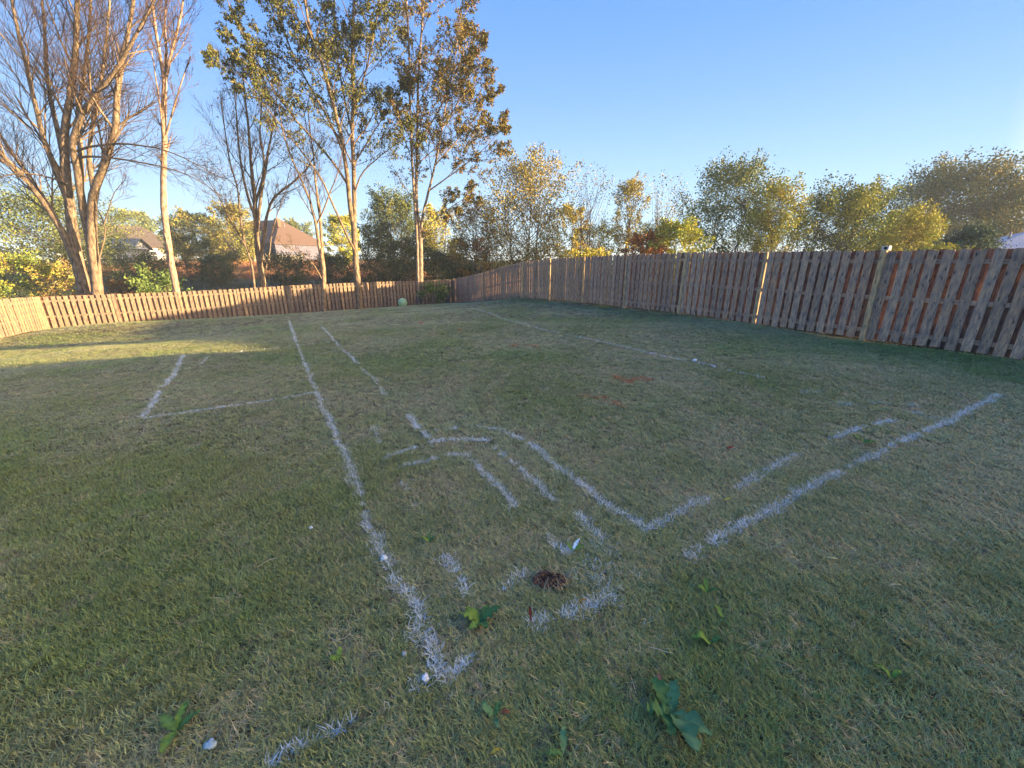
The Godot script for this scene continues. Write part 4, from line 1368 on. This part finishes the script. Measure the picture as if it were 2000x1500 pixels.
func weed(label: String, u: float, w: float, leaves: Array, group: String) -> void:
	# leaves: [heading in degrees, length, width, colour]
	var p := hit(u, w)
	var o := thing("broadleaf_weed", label, "weed", p, group)
	for q in leaves:
		var mb := MB.new()
		var a := deg_to_rad(q[0])
		lobed(mb, Vector3(0, 0.012, 0), Vector3(cos(a), rng.randf_range(0.15, 0.4), -sin(a)).normalized(), q[1], q[2], 4, q[3], rng.randf_range(0.12, 0.3))
		part("leaf", mb.mesh(), M.leaf, o)

func dead_leaf(label: String, u: float, w: float, ln: float, wd: float, turn: float, col: Color, tilt := 0.2) -> void:
	var p := hit(u, w)
	var mb := MB.new()
	var a := deg_to_rad(turn)
	lobed(mb, Vector3.ZERO, Vector3(cos(a), tilt, -sin(a)).normalized(), ln, wd, 2, col, 0.18)
	solo("fallen_leaf", mb.mesh(), M.leaf, p + Vector3(0, 0.028, 0), label, "leaf", "fallen leaves on the lawn")

func pebble(label: String, u: float, w: float, s: Vector3, col: Color) -> void:
	var p := hit(u, w)
	var sp := SphereMesh.new()
	sp.radius = 0.5
	sp.height = 1.0
	sp.radial_segments = 14
	sp.rings = 9
	var src := sp.get_mesh_arrays()
	var vs: PackedVector3Array = src[Mesh.ARRAY_VERTEX]
	var f := FastNoiseLite.new()
	f.seed = int(u)
	f.frequency = 1.9
	for i in vs.size():
		vs[i] = vs[i] * (1.0 + f.get_noise_3dv(vs[i] * 1.2) * 0.9) * s
	var st := SurfaceTool.new()
	st.begin(Mesh.PRIMITIVE_TRIANGLES)
	for i in vs.size():
		st.set_color(col)
		st.add_vertex(vs[i])
	for i in src[Mesh.ARRAY_INDEX]:
		st.add_index(i)
	st.generate_normals()
	solo("pebble", st.commit(), M.paint, p + Vector3(0, s.y * 0.3 + 0.012, 0), label, "pebble", "pale pebbles in the turf")

func build_small() -> void:
	# the ball below the back fence
	var bp := px(787, 598, 25.4)
	bp.y = gy(bp.x, 25.4) + 0.28
	var sm := SphereMesh.new()
	sm.radius = 0.285
	sm.height = 0.57
	sm.radial_segments = 40
	sm.rings = 22
	var ball := thing("ball", "pale green exercise ball at the crest before the back fence", "ball", bp)
	part("ball_shell", sm, flat(Color(0.40, 0.60, 0.30), 0.45), ball)
	for i in 5:
		var tr := TorusMesh.new()
		var a := (i - 2) * 0.10
		var rr := sqrt(0.285 * 0.285 - a * a)
		tr.inner_radius = rr - 0.004
		tr.outer_radius = rr + 0.004
		tr.rings = 40
		tr.ring_segments = 6
		var q := part("rib", tr, flat(Color(0.38, 0.57, 0.28), 0.45), ball)
		q.position = Vector3(0, a, 0)
	ball.rotation = Vector3(0.5, 0.2, 0.6)

	var gw := "broad leaved weeds in the turf"
	var bright := Color(0.15, 0.24, 0.045)
	var deep := Color(0.085, 0.17, 0.05)
	var bluish := Color(0.11, 0.21, 0.085)
	weed("bright green lobed weed in front of the painted corner", 938, 1218, [[175, 0.10, 0.028, bright], [140, 0.09, 0.030, bright], [20, 0.11, 0.030, deep], [60, 0.08, 0.024, deep], [-60, 0.08, 0.026, deep], [-120, 0.09, 0.026, bright]], gw)
	weed("largest dark green weed with broad leaves at the bottom right", 1308, 1395, [[110, 0.11, 0.035, deep], [65, 0.10, 0.034, bluish], [-50, 0.15, 0.045, bluish], [-80, 0.17, 0.045, bluish], [190, 0.10, 0.036, deep], [-110, 0.12, 0.036, deep]], gw)
	weed("small yellow green weed right of the bottom middle", 1380, 1160, [[80, 0.06, 0.014, bright], [150, 0.05, 0.014, bright], [-20, 0.05, 0.012, deep]], gw)
	weed("single rounded leaf weed above the largest weed", 1388, 1262, [[170, 0.08, 0.026, bright], [20, 0.05, 0.014, deep]], gw)
	weed("narrow green weed above the single rounded leaf", 1412, 1215, [[100, 0.07, 0.012, bright], [-90, 0.06, 0.012, deep]], gw)
	weed("small weed beside the longest line, above the white dab", 838, 1062, [[95, 0.06, 0.012, deep], [30, 0.05, 0.014, deep], [160, 0.05, 0.012, bright]], gw)
	weed("leafy weed near the bottom left, beside the pale dab", 345, 1432, [[100, 0.09, 0.02, bright], [40, 0.08, 0.02, deep], [-70, 0.10, 0.022, bright], [160, 0.08, 0.02, deep]], gw)
	weed("weed with a pale leaf at the hooked stroke", 1118, 1080, [[50, 0.08, 0.014, Color(0.6, 0.7, 0.66)], [120, 0.06, 0.012, bright], [10, 0.07, 0.016, bright]], gw)
	weed("yellow green weed in the gap of the right hand lines", 1688, 868, [[120, 0.10, 0.02, bright], [-40, 0.10, 0.022, bright], [30, 0.07, 0.02, deep]], gw)
	weed("small weed holding the russet leaf near the bottom", 965, 1405, [[150, 0.06, 0.018, bluish], [60, 0.05, 0.014, deep], [-70, 0.05, 0.012, bluish]], gw)
	weed("narrow upright weed at the bottom edge", 1100, 1475, [[85, 0.07, 0.018, bluish], [200, 0.07, 0.016, deep]], gw)
	weed("tiny yellow green weed left of the painted corner", 660, 1295, [[90, 0.05, 0.014, bright], [170, 0.04, 0.014, bright]], gw)
	weed("small weed near the bottom right corner", 1740, 1328, [[150, 0.06, 0.016, bright], [20, 0.05, 0.014, bright]], gw)
	dead_leaf("orange fallen leaf by the outer white line", 1125, 1187, 0.055, 0.010, 5, Color(0.42, 0.22, 0.05))
	dead_leaf("dark red fallen leaf standing in the grass by the outer line's start", 1037, 1222, 0.055, 0.010, 100, Color(0.13, 0.035, 0.025), 1.2)
	dead_leaf("yellow fallen leaf at the bottom edge", 958, 1483, 0.035, 0.009, 10, Color(0.52, 0.33, 0.05))
	dead_leaf("russet fallen leaf near the bottom middle", 980, 1400, 0.034, 0.012, -20, Color(0.30, 0.10, 0.04))
	dead_leaf("brown curled leaf at the head of the largest weed", 1295, 1358, 0.05, 0.014, 110, Color(0.20, 0.11, 0.075), 0.6)
	dead_leaf("small red leaf in the middle of the right lawn", 1420, 882, 0.06, 0.02, 0, Color(0.34, 0.05, 0.03))
	dead_leaf("small yellow leaf between the two right hand lines", 1412, 984, 0.05, 0.014, 0, Color(0.55, 0.42, 0.05))
	dead_leaf("tan fallen leaf on the right lawn below the outer line", 1605, 1098, 0.06, 0.01, -30, Color(0.50, 0.38, 0.14))
	dead_leaf("pale tan leaf further right on the lawn", 1730, 1153, 0.06, 0.01, -15, Color(0.46, 0.36, 0.18))
	pebble("white pebble stuck at the bend of the longest line", 751, 1095, Vector3(0.034, 0.026, 0.03), Color(0.60, 0.70, 0.72))
	pebble("white pebble below the near corner of the longest line", 831, 1332, Vector3(0.026, 0.03, 0.024), Color(0.70, 0.76, 0.80))
	pebble("pale bluish pebble near the bottom left", 412, 1460, Vector3(0.040, 0.014, 0.03), Color(0.36, 0.46, 0.47))
	pebble("grey pebble left of the near corner", 790, 1282, Vector3(0.018, 0.014, 0.016), Color(0.45, 0.48, 0.50))
	pebble("tiny white pebble left of the longest line", 608, 1035, Vector3(0.026, 0.016, 0.02), Color(0.74, 0.78, 0.80))
	pebble("white marker lump on the long far line", 1357, 707, Vector3(0.07, 0.05, 0.06), Color(0.76, 0.80, 0.82))
	# the scraped hole
	var hp := hit(1072, 1138)
	var mb := MB.new()
	for i in 260:
		var a := rng.randf() * TAU
		var q := sqrt(rng.randf())
		var p := Vector3(cos(a) * q * 0.085, 0.012 + rng.randf() * 0.016, sin(a) * q * 0.05)
		var s := rng.randf_range(0.006, 0.018)
		mb.box(Transform3D(Basis.from_euler(rv() * 3.0), p), Vector3(s, s * 0.8, s * 0.9), Color(0.055, 0.035, 0.025).lerp(Color(0.13, 0.07, 0.045), rng.randf()))
	for i in 130:
		var a := rng.randf() * TAU
		var p := Vector3(cos(a) * rng.randf_range(0.07, 0.13), 0.0, sin(a) * rng.randf_range(0.045, 0.085))
		var an := rng.randf() * TAU
		var hh := rng.randf_range(0.03, 0.055)
		mb.blade(p, Vector3(cos(an), 0, sin(an)) * hh * 1.2, hh, 0.004, Color(0.42, 0.35, 0.20) * rng.randf_range(0.7, 1.1))
	solo("soil_patch", mb.mesh(), M.paint, hp, "bare dark soil scrape ringed with straw near the painted corner", "soil patch")
	# loose straws lying on top of the turf
	mb = MB.new()
	for i in 420:
		var z := sqrt(lerpf(1.0, 60.0, rng.randf()))
		var x := rng.randf_range(-1.3, 1.3) * z
		var y := gy(x, z) + rng.randf_range(0.022, 0.045)
		var a := rng.randf() * TAU
		var l := rng.randf_range(0.03, 0.10)
		var bend := rng.randf_range(-0.8, 0.8)
		var pts := PackedVector3Array()
		var rad := PackedFloat32Array()
		var p := Vector3(x, y, -z)
		for k in 4:
			pts.append(p)
			rad.append(0.0014)
			p += Vector3(cos(a), rng.randf_range(-0.1, 0.16), sin(a)) * l / 3.0
			a += bend
		mb.tube(pts, rad, 3, Color(0.50, 0.46, 0.32) * rng.randf_range(0.7, 1.15))
	solo("loose_straw", mb.mesh(), M.paint, Vector3.ZERO, "loose pale straws strewn over the near turf", "straw", "", "stuff")

func _ready() -> void:
	rng.seed = 77
	look()
	materials()
	build_ground()
	build_fences()
	build_houses()
	build_stem_trees()
	build_bushes()
	build_grass()
	build_paint()
	build_small()
